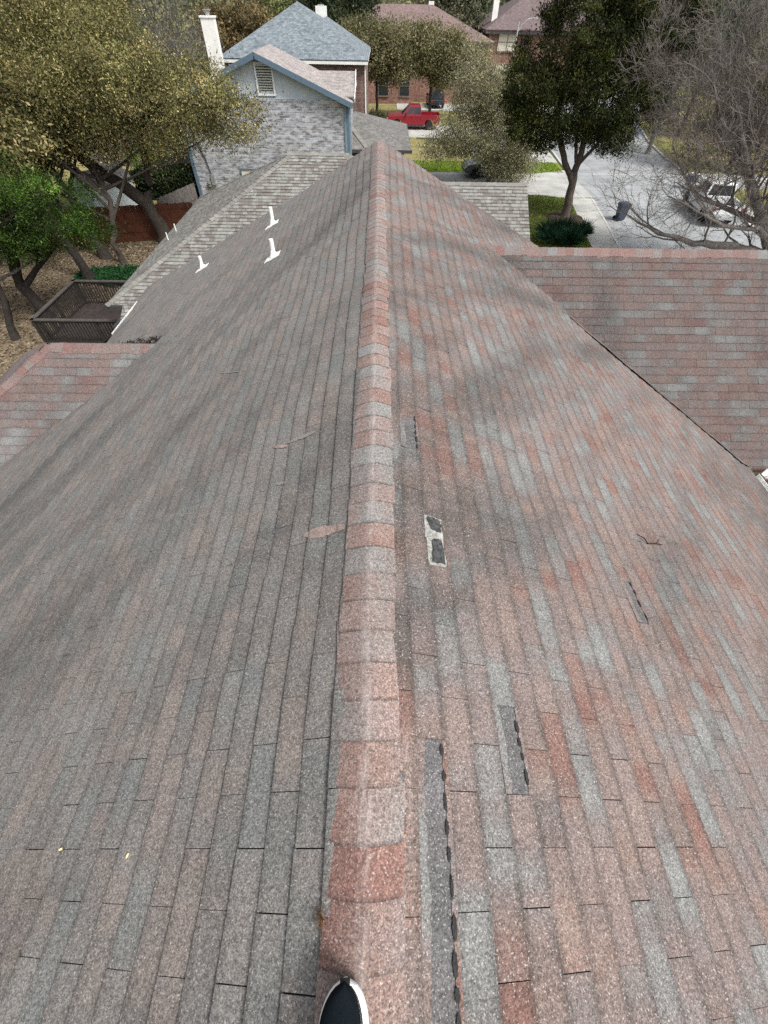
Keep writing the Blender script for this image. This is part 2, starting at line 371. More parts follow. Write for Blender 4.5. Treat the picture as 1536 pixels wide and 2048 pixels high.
M['p_white'] = carpaint('white_car_paint', (.74, .76, .76)); M['p_navy'] = carpaint('navy_paint', (.012, .02, .03)); M['p_silver'] = carpaint('silver_blue_paint', (.38, .46, .48))
M['bin_blue'] = plain('blue_bin_plastic', (.018, .04, .15), .5, var=.15)
M['bin_grey'] = plain('slate_bin_plastic', (.05, .065, .10), .5, var=.15)
M['lichen'] = plain('orange_lichen', (.55, .27, .05), .95, var=.3, scale=60)
M['yleaf'] = plain('yellow_leaf', (.65, .55, .28), .8)
M['steel'] = plain('lamp_steel', (.45, .47, .47), .45, metal=.3, var=.08)

def ground_mat(name, cols, scale=3., fine=45., rough=.95, bump=.4, big=None):
    mt, n, l, b = newmat(name)
    tc = n.new('ShaderNodeTexCoord').outputs['Object']
    f = noise(n, l, tc, scale, 6, .65)
    r = ramp(n, [(.3+.4*i/(len(cols)-1), c) for i, c in enumerate(cols)]); l.new(f, r.inputs[0])
    g = noise(n, l, tc, fine, 3, .7)
    gf = remap(n, l, g, .3, .7, .55, 1.45)
    vm = n.new('ShaderNodeVectorMath'); vm.operation = 'SCALE'; l.new(r.outputs[0], vm.inputs[0]); l.new(gf, vm.inputs['Scale']); c = vm.outputs[0]
    if big:
        c = mixc(n, l, 'MIX', remap(n, l, noise(n, l, tc, .16, 4), .45, .6, 0., .75), c, big)
    l.new(c, b.inputs['Base Color']); b.inputs['Roughness'].default_value = rough; b.inputs['Specular IOR Level'].default_value = .15
    bp = n.new('ShaderNodeBump'); bp.inputs['Strength'].default_value = bump; bp.inputs['Distance'].default_value = .05
    l.new(g, bp.inputs['Height']); l.new(bp.outputs[0], b.inputs['Normal'])
    return mt
M['litter'] = ground_mat('leaf_litter_ground', [(.085, .066, .044), (.17, .132, .088), (.25, .20, .138)], 2., 9., big=(.12, .095, .065))
M['lawn'] = ground_mat('green_lawn', [(.095, .15, .022), (.135, .19, .032), (.18, .20, .05)], 1.3, 16., big=(.23, .205, .085))
M['lawn_bright'] = ground_mat('bright_lawn', [(.11, .19, .015), (.15, .22, .02), (.19, .22, .04)], 1.3, 16.)
M['drygrass'] = ground_mat('dry_grass', [(.15, .14, .05), (.23, .2, .085), (.28, .235, .12)], 1., 12., big=(.13, .15, .035))
M['mulch'] = ground_mat('dark_mulch', [(.04, .03, .022), (.075, .055, .04)], 5., 25.)

def leaf_mat(name, transl=.25, rough=.6):
    mt, n, l, b = newmat(name)
    at = n.new('ShaderNodeAttribute'); at.attribute_name = 'Col'
    l.new(at.outputs['Color'], b.inputs['Base Color']); b.inputs['Roughness'].default_value = rough; b.inputs['Specular IOR Level'].default_value = .2
    t = n.new('ShaderNodeBsdfTranslucent'); l.new(at.outputs['Color'], t.inputs['Color'])
    mx = n.new('ShaderNodeMixShader'); mx.inputs[0].default_value = transl
    l.new(b.outputs[0], mx.inputs[1]); l.new(t.outputs[0], mx.inputs[2])
    l.new(mx.outputs[0], n['Material Output'].inputs['Surface'])
    return mt
M['leaf'] = leaf_mat('foliage', .33)

# ------------------------------------------------------------------ shingle roofs (every tab is geometry)
def clip_poly(sub, clip):
    """Sutherland-Hodgman; clip is a convex counter-clockwise polygon in (u, v)"""
    out = sub
    for i in range(len(clip)):
        a, b = clip[i], clip[(i+1) % len(clip)]; ex, ey = b[0]-a[0], b[1]-a[1]
        inp, out = out, []
        if not inp: return []
        side = lambda p: ex*(p[1]-a[1]) - ey*(p[0]-a[0])
        for j in range(len(inp)):
            p, q = inp[j-1], inp[j]; sp, sq = side(p), side(q)
            if (sp >= 0) != (sq >= 0):
                t = sp/(sp-sq); out.append((p[0]+t*(q[0]-p[0]), p[1]+t*(q[1]-p[1])))
            if sq >= 0: out.append(q)
    return out

def ccw(p):
    A = sum(p[i][0]*p[(i+1) % len(p)][1]-p[(i+1) % len(p)][0]*p[i][1] for i in range(len(p)))
    return p if A > 0 else p[::-1]

def no_sag(p): return 0.0
def main_sag(p):
    x, y = p.x, p.y
    return (.011*math.sin(1.35*x+.8*y+.4) + .009*math.sin(2.3*y-.9*x+1.1) + .006*math.sin(4.1*y+2.2*x) - .02*math.exp(-((y-5.9)**2)/.5)*(1 if x < 0 else 0)*min(1, abs(x)/2.) )

def shingles(mb, O, U, D, N, poly, v0, h, tab, stag, sag=no_sag, thick=.010, gap=.006, missing=(), seed=1, varw=0.0, jit=.002, mi=0):
    r = random.Random(seed); poly = ccw(poly)
    us = [p[0] for p in poly]; vs_ = [p[1] for p in poly]; u_lo, u_hi, v_lo, v_hi = min(us), max(us), min(vs_), max(vs_)
    O, U, D, N = V(O), V(U), V(D), V(N)
    def pt(u, v, hh):
        p = O + U*u + D*v; return p + N*(hh + sag(p))
    k = math.floor((v_lo-v0)/h)
    while v0+k*h < v_hi:
        va, vb = v0+k*h, v0+(k+1)*h
        off = stag(k); i0 = math.floor((u_lo-off)/tab)-1; u = off+i0*tab; i = i0
        while u < u_hi:
            wd = tab*(1+r.uniform(-varw, varw)) if varw else tab
            rv = r.random(); th = thick*r.uniform(.6, 1.35)*(1 if not varw else r.choice((.55, 1.5)))
            jb, j1, j2, g2 = r.uniform(-jit, jit), r.uniform(-jit, jit), r.uniform(-jit, jit), gap*r.choice((.05, .14, .22, .28, .34))
            if (k, i) not in missing:
                rect = ccw([(u+g2, va-.004), (u+wd-g2, va-.004), (u+wd-g2, vb+jb+j1), (u+g2, vb+jb+j2)])
                c = clip_poly(rect, poly)
                if len(c) >= 3:
                    hgt = lambda v: .0015+th*max(0, min(1, (v-va)/h))
                    top = [pt(a, b, hgt(b)) for a, b in c]; low = [pt(a, b, -.002) for a, b in c]
                    uvs = [(a, k+min(.98, max(.02, (b-va)/h))) for a, b in c]
                    nrm = (top[1]-top[0]).cross(top[2]-top[1])
                    flip = nrm.dot(N) < 0
                    mb.face(top[::-1] if flip else top, mi, uvs[::-1] if flip else uvs, rv)
                    for q in range(len(c)):
                        z = (q+1) % len(c)
                        if abs(c[q][1]-(va-.004)) < 1e-5 and abs(c[z][1]-(va-.004)) < 1e-5: continue
                        fc = [top[q], low[q], low[z], top[z]]; fu = [uvs[q], uvs[q], uvs[z], uvs[z]]
                        mb.face(fc if not flip else fc[::-1], mi, fu if not flip else fu[::-1], rv)
            u += wd; i += 1
        k += 1
    return mb

def under(mb, O, U, D, N, poly, mi, sag=no_sag, drop=.003, nu=24, nv=12):
    """roof board under the tabs, seen only in the gaps"""
    poly = ccw(poly); O, U, D, N = V(O), V(U), V(D), V(N)
    us = [p[0] for p in poly]; vs_ = [p[1] for p in poly]
    for a in range(nu):
        for b in range(nv):
            ua, ub = [min(us)+(max(us)-min(us))*t/nu for t in (a, a+1)]; va, vb = [min(vs_)+(max(vs_)-min(vs_))*t/nv for t in (b, b+1)]
            c = clip_poly(ccw([(ua, va), (ub, va), (ub, vb), (ua, vb)]), poly)
            if len(c) < 3: continue
            P = []
            for u, v in c:
                p = O+U*u+D*v; P.append(p+N*(sag(p)-drop))
            if (P[1]-P[0]).cross(P[2]-P[1]).dot(N) < 0: P = P[::-1]
            mb.face(P, mi)

def caps(mb, P0, P1, side, tl, tr, hw, expo, seed=1, thick=.008, sag=None, rr=.03, mi=0, jl=.006, overl=.05, nseg=5, taper=0., off=0., tuck=0.):
    """overlapping cap tabs from P0 (butts face P0) to P1; tl / tr: slopes falling away to -side / +side"""
    r = random.Random(seed); P0, P1, side = V(P0), V(P1), V(side).normalized(); d = P1-P0; L = d.length; d = d/L
    up_ = side.cross(d); up_ = up_ if up_.z > 0 else -up_
    n = int(L/expo); ss = [hw*t/nseg for t in range(-nseg, nseg+1)]
    for k in range(n):
        a = k*expo + r.uniform(-.008, .008); b = a+expo+overl; sh = r.uniform(-jl, jl); tw = r.uniform(-.012, .012); rv = r.random()
        wl = r.uniform(.97, 1.03)*(1-taper*a/L)
        rows = []
        for (t, hh) in ((a, -.004), (a, thick*r.uniform(.9, 1.3)), (b, .003)):
            row = []
            for s in ss:
                q = (s*wl+off+sh+tw*(t-a)/expo)
                sl_ = tl if q < 0 else tr
                drop = sl_*(math.sqrt(q*q+rr*rr)-rr*.25)+(tuck*max(0, -q-.085))
                bow = .004*math.cos(s/hw*1.57)*(1 if hh > 0 else 0)
                p = P0+d*(t+.012*math.cos(s/hw*1.4)*(-1 if t == a else 0))+side*q-up_*drop
                p = p+up_*(hh+.002+bow*.5+(sag(p) if sag else 0)); row.append(p)
            rows.append(row)
        for i in range(len(ss)-1):
            for q in (0, 1):
                A = [rows[q][i], rows[q][i+1], rows[q+1][i+1], rows[q+1][i]]
                ua, ub = ss[i], ss[i+1]
                f0, f1 = ((.01, .03), (.03, .98))[q]; uv = [(ua, k+f0), (ub, k+f0), (ub, k+f1), (ua, k+f1)]
                if (A[1]-A[0]).cross(A[2]-A[1]).dot(up_) < 0 and q == 1: A = A[::-1]; uv = uv[::-1]
                mb.face(A, mi, uv, rv)
        for e in (0, len(ss)-1):
            q1, q2 = rows[1][e], rows[2][e]
            mb.face([q1, q2, q2-up_*.012, q1-up_*.012], mi, [(ss[e], k+.5)]*4, rv)
    return mb

XR = -0.03                                # ridge line of the main roof: x = XR, z = 0
A = math.atan(.5); CA, SA = math.cos(A), math.sin(A)
H = .1245; HL = .1165; TAB = .305
house = empty('house', (0, 2.5, G), 0, 'two storey house whose weathered red and grey shingle roof fills the foreground', 'house')
def part_of(o, root):                     # parent while keeping the world place
    o.parent = root; o.matrix_parent_inverse = root.matrix_basis.inverted(); return o

stagE = lambda k: 0.0 if k % 2 == 0 else TAB/2
OR_, UR, DR, NR = (XR, 0, 0), (0, 1, 0), (CA, 0, -SA), (SA, 0, CA)
OL_, UL, DL, NL = (XR, 0, 0), (0, 1, 0), (-CA, 0, -SA), (-SA, 0, CA)
VR0, VL0 = .166, .135
# tabs torn off the right slope: course, first tab, number of tabs
TORN = [(0, 6, 1, 'exposed'), (1, 3, 1, 'exposed_pale'), (13, 3, 1, 'exposed'), (3, 0, 1, 'exposed'), (0, -2, 3, 'exposed')]
missR = {(k, i+j) for k, i, n_, _ in TORN for j in range(n_)}
vR = (5.50+.03)/CA; vL1 = VL0+29*HL; vLa = (5.40-.03)/CA; vLb = (4.95-.03)/CA
mb = MB()
pr = [(-4, .045), (9.35, .045), (9.35, vR), (-4, vR)]
shingles(mb, OR_, UR, DR, NR, pr, VR0, H, TAB, stagE, main_sag, missing=missR, seed=3, mi=0)
under(mb, OR_, UR, DR, NR, pr, 2, main_sag, nu=40, nv=14)
pl = [(-4, .045), (9.35, .045), (9.35, vL1), (-4, vL1)]
pl2 = [(-4, vL1), (5.6, vL1), (5.6, vLa), (-4, vLa)]; pl3 = [(5.6, vL1), (9.35, vL1), (9.35, vLb), (5.6, vLb)]
for i, p in enumerate((pl, pl2, pl3)):
    shingles(mb, OL_, UL, DL, NL, p, VL0, HL, TAB, stagE, main_sag, seed=11+i, mi=1)
    under(mb, OL_, UL, DL, NL, p, 2, main_sag, nu=30, nv=8)
roof = part_of(mb.build('roof', [M['sh_right'], M['sh_left'], M['deck_gap']]), house)
roof['label'] = 'main gable roof with red right slope and darker grey left slope'
# ridge caps of the main roof: butts face the near end
mb = MB(); caps(mb, (XR, -4, .0055), (XR, 9.33, .0055), (1, 0, 0), .5, .5, .127, .134, seed=5, sag=main_sag, off=-.012, tuck=.05, rr=.035, taper=.28, thick=.006)
part_of(mb.build('ridge_cap', M['cap'], smooth=False), house)

def on_right(u, v, h=0.0):
    p = V(OR_)+V(UR)*u+V(DR)*v; return p+V(NR)*(h+main_sag(p))
def on_left(u, v, h=0.0):
    p = V(OL_)+V(UL)*u+V(DL)*v; return p+V(NL)*(h+main_sag(p))
for (k, i, n_, mt) in TORN:
    mb = MB(); va, vb = VR0+k*H, VR0+(k+1)*H; ua = stagE(k)+i*TAB; ub = ua+n_*TAB
    nn = 8*n_; rj = random.Random(40+k+i)
    lw = .030 if mt == 'exposed' else .012; e0 = [va+lw+rj.uniform(-.008, .010) for _ in range(nn+1)]; e1 = [vb-.013+rj.uniform(-.006, .006) for _ in range(nn+1)]
    for q in range(nn):
        u1, u2 = ua+(ub-ua)*q/nn, ua+(ub-ua)*(q+1)/nn
        P = [on_right(u1, va, .0022), on_right(u2, va, .0022), on_right(u2, vb+.002, .003), on_right(u1, vb+.002, .003)]
        mb.face(P[::-1], 0, [(u1, k), (u2, k), (u2, k), (u1, k)][::-1], .5)
    o = part_of(mb.build('exposed_patch', M['fibre' if mt == 'exposed_pale' else mt]), house)
    o['label'] = 'bare dark strip where a shingle tab has torn off' if mt == 'exposed' else 'torn tab patch with black tar and white fibre edges'
    # rim of the broken tab above
    rim, low_rim = MB(), MB()
    for q in range(nn):
        u1, u2 = ua+(ub-ua)*q/nn, ua+(ub-ua)*(q+1)/nn
        P = [on_right(u1, va-.004, .0105), on_right(u2, va-.004, .0105), on_right(u2, e0[q+1], .0085), on_right(u1, e0[q], .0085)]
        rim.face(P[::-1], 0, [(u1, k+.5), (u2, k+.5), (u2, k+.5), (u1, k+.5)][::-1], .1)
        P2 = [on_right(u1, e0[q], .0085), on_right(u2, e0[q+1], .0085), on_right(u2, e0[q+1], .0), on_right(u1, e0[q], .0)]
        rim.face(P2[::-1], 0, [(u1, k+.5), (u2, k+.5), (u2, k+.5), (u1, k+.5)][::-1], .1)
        P = [on_right(u1, e1[q], .006), on_right(u2, e1[q+1], .006), on_right(u2, vb+.004, .0075), on_right(u1, vb+.004, .0075)]
        low_rim.face(P[::-1], 0, [(u1, k+.5), (u2, k+.5), (u2, k+.5), (u1, k+.5)][::-1], .9)
    ro = rim.build('torn_edge', M['fibre'] if mt == 'exposed_pale' else M['sh_right']); ro.parent = o; ro = low_rim.build('torn_edge', M['sh_right']); ro.parent = o
    # black tar strip dots along the lower edge
    u = ua+.03; rj = random.Random(90+k+i); spots = []
    while u < ub-.02:
        L = rj.uniform(.028, .058); spots.append((u+L/2, vb-.014+rj.uniform(-.004, .003), L, rj.uniform(.005, .009))); u += L+rj.uniform(.012, .045)
    if mt == 'exposed_pale':
        spots = [('q', ((.05, .22), (.07, .92), (.50, .88), (.55, .62), (.49, .24))), ('q', ((.70, .30), (.68, .86), (.94, .90), (.985, .12), (.90, .06)))]
        spots_old = [(ua+.085, (va+vb)/2+.006, .13, .036), (ua+.235, (va+vb)/2+.004, .085, .034), (ua+.15, vb-.028, .06, .012), (ua+.11, vb-.02, .05, .010)]
    for sp in spots:
        if sp[0] == 'q':
            P = []
            for i in range(len(sp[1])):
                (a0, b0), (a1, b1) = sp[1][i], sp[1][(i+1) % len(sp[1])]
                for t in range(5):
                    f = t/5; P.append(on_right(ua+(ub-ua)*(a0+(a1-a0)*f)+rj.uniform(-.005, .005), va+.012+(vb-va-.024)*(b0+(b1-b0)*f)+rj.uniform(-.004, .004), .0085))
            tb = MB(); ce = sum(P, V((0, 0, 0)))/len(P)+V(NR)*.001
            for i in range(len(P)):
                tr_ = [ce, P[i], P[(i+1) % len(P)]]
                tb.face(tr_ if (tr_[1]-tr_[0]).cross(tr_[2]-tr_[1]).dot(V(NR)) > 0 else tr_[::-1])
            to = tb.build('tar_spot', M['worn_tar']); to.parent = o; continue
        cu, cv_, L, wv = sp
        tb = MB(); n = 22; ph = rj.uniform(0, 6)
        se = (lambda q: math.copysign(abs(q)**.6, q)) if wv > .02 else (lambda q: q)
        pts = [on_right(cu+se(math.cos(2*math.pi*a/n))*L/2*(1+(.18 if wv > .02 else .2)*math.sin(3*a+ph)*rj.uniform(.2, 1)), cv_+se(math.sin(2*math.pi*a/n))*wv*(1+(.25 if wv > .02 else .35)*math.sin(2.3*a+ph)*rj.uniform(.2, 1)), .0088) for a in range(n)]
        ce = on_right(cu, cv_, .0100)
        for a in range(n): tb.face([ce, pts[(a+1) % n], pts[a]])
        to = tb.build('tar_spot', M['tar']); to.parent = o

# white plumbing vents on the left slope
for (u, v, hgt, wd) in ((8.22, (1.82-.03)/CA, .235, .82), (6.46, (1.50-.03)/CA, .205, .82), (8.15, (3.19-.03)/CA, .18, .78)):
    base = on_left(u, v, .012); top = base+V((0, 0, hgt))
    mb = MB(); mb.tube([base-V((0, 0, .05)), top], .036*wd, 14); mb.tube([top-V((0, 0, .002)), top+V((0, 0, .001))], .028*wd, 12)
    o = part_of(mb.build('vent_pipe', M['pvc'], smooth=False), house)
    f = MB(); c = [on_left(u+a, v+b, .013) for a, b in ((-.10*wd, -.10), (.10*wd, -.11), (.11*wd, .13), (-.10*wd, .15))]
    n_ = V(NL); f.face([c[3], c[2], c[1], c[0]]); lowc = [p-n_*.012 for p in c]
    for i in range(4): f.face([c[i], c[(i+1) % 4], lowc[(i+1) % 4], lowc[i]])
    ring = [[], []]
    for a in range(14):
        t = 2*math.pi*a/14
        ring[0].append(on_left(u+math.cos(t)*.07*wd, v+math.sin(t)*.085*wd, .014)); ring[1].append(base+V((math.cos(t)*.042*wd, math.sin(t)*.042*wd, .085)))
    for a in range(14): f.face([ring[0][a], ring[0][(a+1) % 14], ring[1][(a+1) % 14], ring[1][a]])
    fo = f.build('flashing', M['pvc']); fo.parent = o
    fo.matrix_parent_inverse = Matrix(); o.matrix_parent_inverse = house.matrix_basis.inverted()

# left wing (hipped) and right wing (gabled), both crossing the main slopes
PT = .70; PA = math.atan(PT); CP, SP = math.cos(PA), math.sin(PA)
wingL = MB(); Yl, Zl, Xh = 5.58, -1.585, -4.72; EP = .60
vl = 1.13/SP; hx = 1.13/EP
pf = [(-2.3, .02), (Xh, .02), (Xh-hx, vl), (-2.3, vl)]
for (D, N, sd_) in (((0, -CP, -SP), (0, -SP, CP), 31), ((0, CP, -SP), (0, SP, CP), 32)):
    shingles(wingL, (0, Yl, Zl), (1, 0, 0), D, N, pf, .10, H, TAB, stagE, thick=.0065, seed=sd_)
    under(wingL, (0, Yl, Zl), (1, 0, 0), D, N, pf, 1, nu=10, nv=4)
EA = math.atan(EP); wl_ = hx/math.cos(EA)
pe = [(-.01, 0), (.01, 0), (1.13/PT, wl_), (-1.13/PT, wl_)]
shingles(wingL, (Xh, Yl, Zl), (0, 1, 0), (-math.cos(EA), 0, -math.sin(EA)), (-math.sin(EA), 0, math.cos(EA)), pe, .1, H, TAB, stagE, thick=.0065, seed=33)
under(wingL, (Xh, Yl, Zl), (0, 1, 0), (-math.cos(EA), 0, -math.sin(EA)), (-math.sin(EA), 0, math.cos(EA)), pe, 1, nu=8, nv=6)
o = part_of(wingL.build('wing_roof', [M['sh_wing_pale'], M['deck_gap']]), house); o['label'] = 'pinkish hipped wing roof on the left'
mb = MB(); caps(mb, (-2.6, Yl, Zl+.004), (Xh+.02, Yl, Zl+.004), (0, 1, 0), PT, PT, .125, .134, seed=21)
for sgn in (-1, 1):
    e = V((Xh-hx, Yl+sgn*1.13/PT, Zl-1.13)); t = V((Xh, Yl, Zl)); d = (t-e).normalized(); sdv = V((d.y, -d.x, 0)).normalized()
    caps(mb, e, t+d*.03, sdv, .42, .42, .125, .134, seed=22+sgn)
part_of(mb.build('wing_ridge_cap', M['cap_wing']), house)['label'] = 'cap shingles along the left wing ridge and hips'
wingR = MB(); Yr, Zr = 7.10, -.815; vr = 1.93/SP
pg = [(1.0, .02), (11.5, .02), (11.5, vr), (1.0, vr)]
for (D, N, sd_) in (((0, -CP, -SP), (0, -SP, CP), 41), ((0, CP, -SP), (0, SP, CP), 42)):
    shingles(wingR, (0, Yr, Zr), (1, 0, 0), D, N, pg, .10, H, TAB, stagE, thick=.0065, seed=sd_)
    under(wingR, (0, Yr, Zr), (1, 0, 0), D, N, pg, 1, nu=10, nv=4)
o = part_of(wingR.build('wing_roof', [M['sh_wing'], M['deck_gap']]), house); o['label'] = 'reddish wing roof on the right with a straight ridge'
mb = MB(); caps(mb, (11.5, Yr, Zr+.004), (1.55, Yr, Zr+.004), (0, 1, 0), PT, PT, .125, .134, seed=24)
part_of(mb.build('wing_ridge_cap', M['cap_wing']), house)['label'] = 'cap shingles along the right wing ridge'
# valley edge on the right: cut shingle edge proud of the wing
mb = MB(); n = 26
for i in range(n):
    y1, y2 = 7.02-(7.02-4.36)*i/n, 7.02-(7.02-4.36)*(i+1)/n
    zx = lambda y: (XR+(-(Zr-PT*(Yr-y)))/.5, Zr-PT*(Yr-y))
    (xa, za), (xb, zb) = zx(y1), zx(y2); j = .02*math.sin(i*1.7)
    a, b = V((xa, y1, za)), V((xb, y2, zb)); o1 = V((-.16+j*.3, 0, .08)); nn = V((.0, -.15, .99)).normalized()*.022
    mb.face([a+nn*.7, b+nn*.7, b+o1+nn*.5+V((0, 0, .006)), a+o1+nn*.5+V((0, 0, .006))], 0, [(y1, i % 9), (y2, i % 9), (y2, i % 9), (y1, i % 9)], .4)
    mb.face([a+nn*.7, a-V((0, 0, .03)), b-V((0, 0, .03)), b+nn*.7], 1)
part_of(mb.build('valley_edge', [M['sh_right'], M['deck_gap']]), house)
# walls, gutters, rake boards
mb = MB(); mb.box((.1, 2.6, (G-2.75)/2), (9.2, 12.9, -G-2.75)); mb.box((-5.0, 5.58, (G-2.85)/2), (1.4, 2.7, -G-2.85)); mb.box((8.2, 7.1, (G-2.9)/2), (6.0, 4.9, -G-2.9))
mb.prism([(-4.5, 9.04, -2.76), (4.7, 9.04, -2.76), (XR, 9.04, -.12)], (0, -.2, 0))
part_of(mb.build('wall', M['brick_own']), house)
for nm, a, b in (('gutter', (-4.93, 7.45, -2.50), (-4.93, 8.75, -2.50)), ('gutter', (5.53, -4, -2.84), (5.53, 4.28, -2.84)), ('gutter', (-5.46, -4, -2.78), (-5.46, 3.9, -2.78)), ('gutter', (5.7, 4.30, -2.80), (11.5, 4.30, -2.80))):
    g = MB(); a, b = V(a), V(b); d = (b-a).normalized(); s_ = V((d.y, -d.x, 0)); 
    prof = [(-.05, .05), (-.05, -.06), (.045, -.06), (.06, .05), (.052, .05), (.04, -.052), (-.042, -.052), (-.042, .05)]
    for i in range(len(prof)):
        p, q = prof[i], prof[(i+1) % len(prof)]
        g.face([a+s_*p[0]+V((0, 0, p[1])), b+s_*p[0]+V((0, 0, p[1])), b+s_*q[0]+V((0, 0, q[1])), a+s_*q[0]+V((0, 0, q[1]))])
    part_of(g.build(nm, M['pvc']), house)
mb = MB()
for sx in (-1, 1):
    xe = -4.95 if sx < 0 else 5.5
    mb.bar((XR, 9.33, -.10), (xe, 9.33, -.10-abs(xe-XR)*.5), .03, .16)
part_of(mb.build('rake_board', M['white']), house)
mb = MB(); mb.box((0, 2.6, -2.79), (9.6, 13.3, .03))
part_of(mb.build('soffit', M['white']), house)

# pale scuffs rubbed into the left slope and the caps
M['scuff'] = plain('rubbed_granules', (.27, .205, .18), .95, var=.5, scale=150, var2=.2, scale2=20.); M['scuff_grey'] = plain('pale_chip', (.215, .205, .185), .95, var=.5, scale=150)
rj = random.Random(12)
for (ua, va, ub, vb, w0, mt) in ((1.235, .15, 1.265, .40, .036, 'scuff'), (2.06, .40, 2.06, .62, .020, 'scuff_grey'), (2.03, .62, 2.07, .73, .016, 'scuff'), (1.715, .60, 1.72, .655, .014, 'scuff_grey'), (1.71, .745, 1.725, .78, .010, 'scuff_grey'), (3.40, 1.35, 3.62, 1.72, .010, 'scuff_grey')):
    mb = MB(); n = 14; up_, lo_ = [], []
    for i in range(n+1):
        t = i/n; wv = w0*(math.sin(math.pi*min(.97, max(.03, t)))**.45)*rj.uniform(.7, 1.15)
        u, v = ua+(ub-ua)*t, va+(vb-va)*t; hh = .0125 if v > .2 else .016
        up_.append(on_left(u+wv, v, hh)); lo_.append(on_left(u-wv, v, hh))
    for i in range(n): mb.face([up_[i], up_[i+1], lo_[i+1], lo_[i]])
    part_of(mb.build('scuff_mark', M[mt]), house)

# things lying on the roof
mb = MB(); tw = [on_right(1.897, (2.0-XR)/CA, .012), on_right(1.86, (2.04-XR)/CA, .03), on_right(1.83, (2.075-XR)/CA, .018), on_right(1.86, (2.17-XR)/CA, .02), on_right(1.885, (2.265-XR)/CA, .012)]
mb.tube(tw, [.003, .005, .006, .005, .003], 5); mb.tube([tw[3], tw[3]+V((.03, .03, .02))], [.003, .0015], 4)
tag(mb.build('twig', M['bark_dark']), 'thin dark bent twig lying on the right slope of the red roof', 'twig')
for (u, v, rz, lab) in ((.0, (1.297+XR)/CA, .4, 'tiny pale leaf lying flat nearer the left edge of the grey slope'), (-.02, (.934+XR)/CA, 1.4, 'tiny pale leaf standing on edge on the grey slope nearer the ridge')):
    mb = MB(); c = on_left(u, v, .013); n_ = V(NL)
    for t in range(-3, 3):
        f = lambda q: math.cos(q/3*1.5)*.0035+.0004
        a, b = t*.003, (t+1)*.003; dx = V((math.cos(rz), math.sin(rz), .0)); dy = V((-math.sin(rz), math.cos(rz), .2))
        mb.face([c+dx*a-dy*f(t), c+dx*b-dy*f(t+1), c+dx*b+dy*f(t+1), c+dx*a+dy*f(t)])
    tag(mb.build('fallen_leaf', M['yleaf']), lab, 'leaf')
mb = MB(); rj = random.Random(3)
for i in range(260):
    a = rj.uniform(0, 6.28); q = abs(rj.gauss(0, .012)); c = V((-.160+q*math.cos(a)*1.0, -.155+q*math.sin(a)*1.3, -.052+.012*rj.random()))
    d = V((rj.uniform(-1, 1), rj.uniform(-1, 1), rj.uniform(.2, 1))).normalized()*rj.uniform(.004, .011)
    s_ = V((-d.y, d.x, .3)).normalized()*.0016
    mb.face([c-s_, c+s_, c+d+s_*.5, c+d-s_*.5])
tag(mb.build('lichen_tuft', M['lichen']), 'small orange tuft of lichen at the left edge of the ridge caps', 'lichen')
mb = MB()
for i in range(900):
    t = rj.random(); t = t**1.5*.8; c = V((-3.22-1.5*t+rj.gauss(0, .03), 5.70+1.0*t+rj.gauss(0, .03+.03*t), -1.60-.74*t+.015+abs(rj.gauss(0, .012))))
    d = V((rj.uniform(-1, 1), rj.uniform(-1, 1), rj.uniform(-.3, .2))).normalized()*.03; s_ = V((-d.y, d.x, rj.uniform(-.5, .5))).normalized()*.013
    mb.face([c-s_, c+d*.5-s_, c+d, c+d*.5+s_], 0 if rj.random() < .6 else 1)
tag(mb.build('leaf_litter', [M['bark_dark'], M['bark_pale']]), 'dead leaves caught in the roof valley behind the left wing', 'leaf litter', kind='stuff')

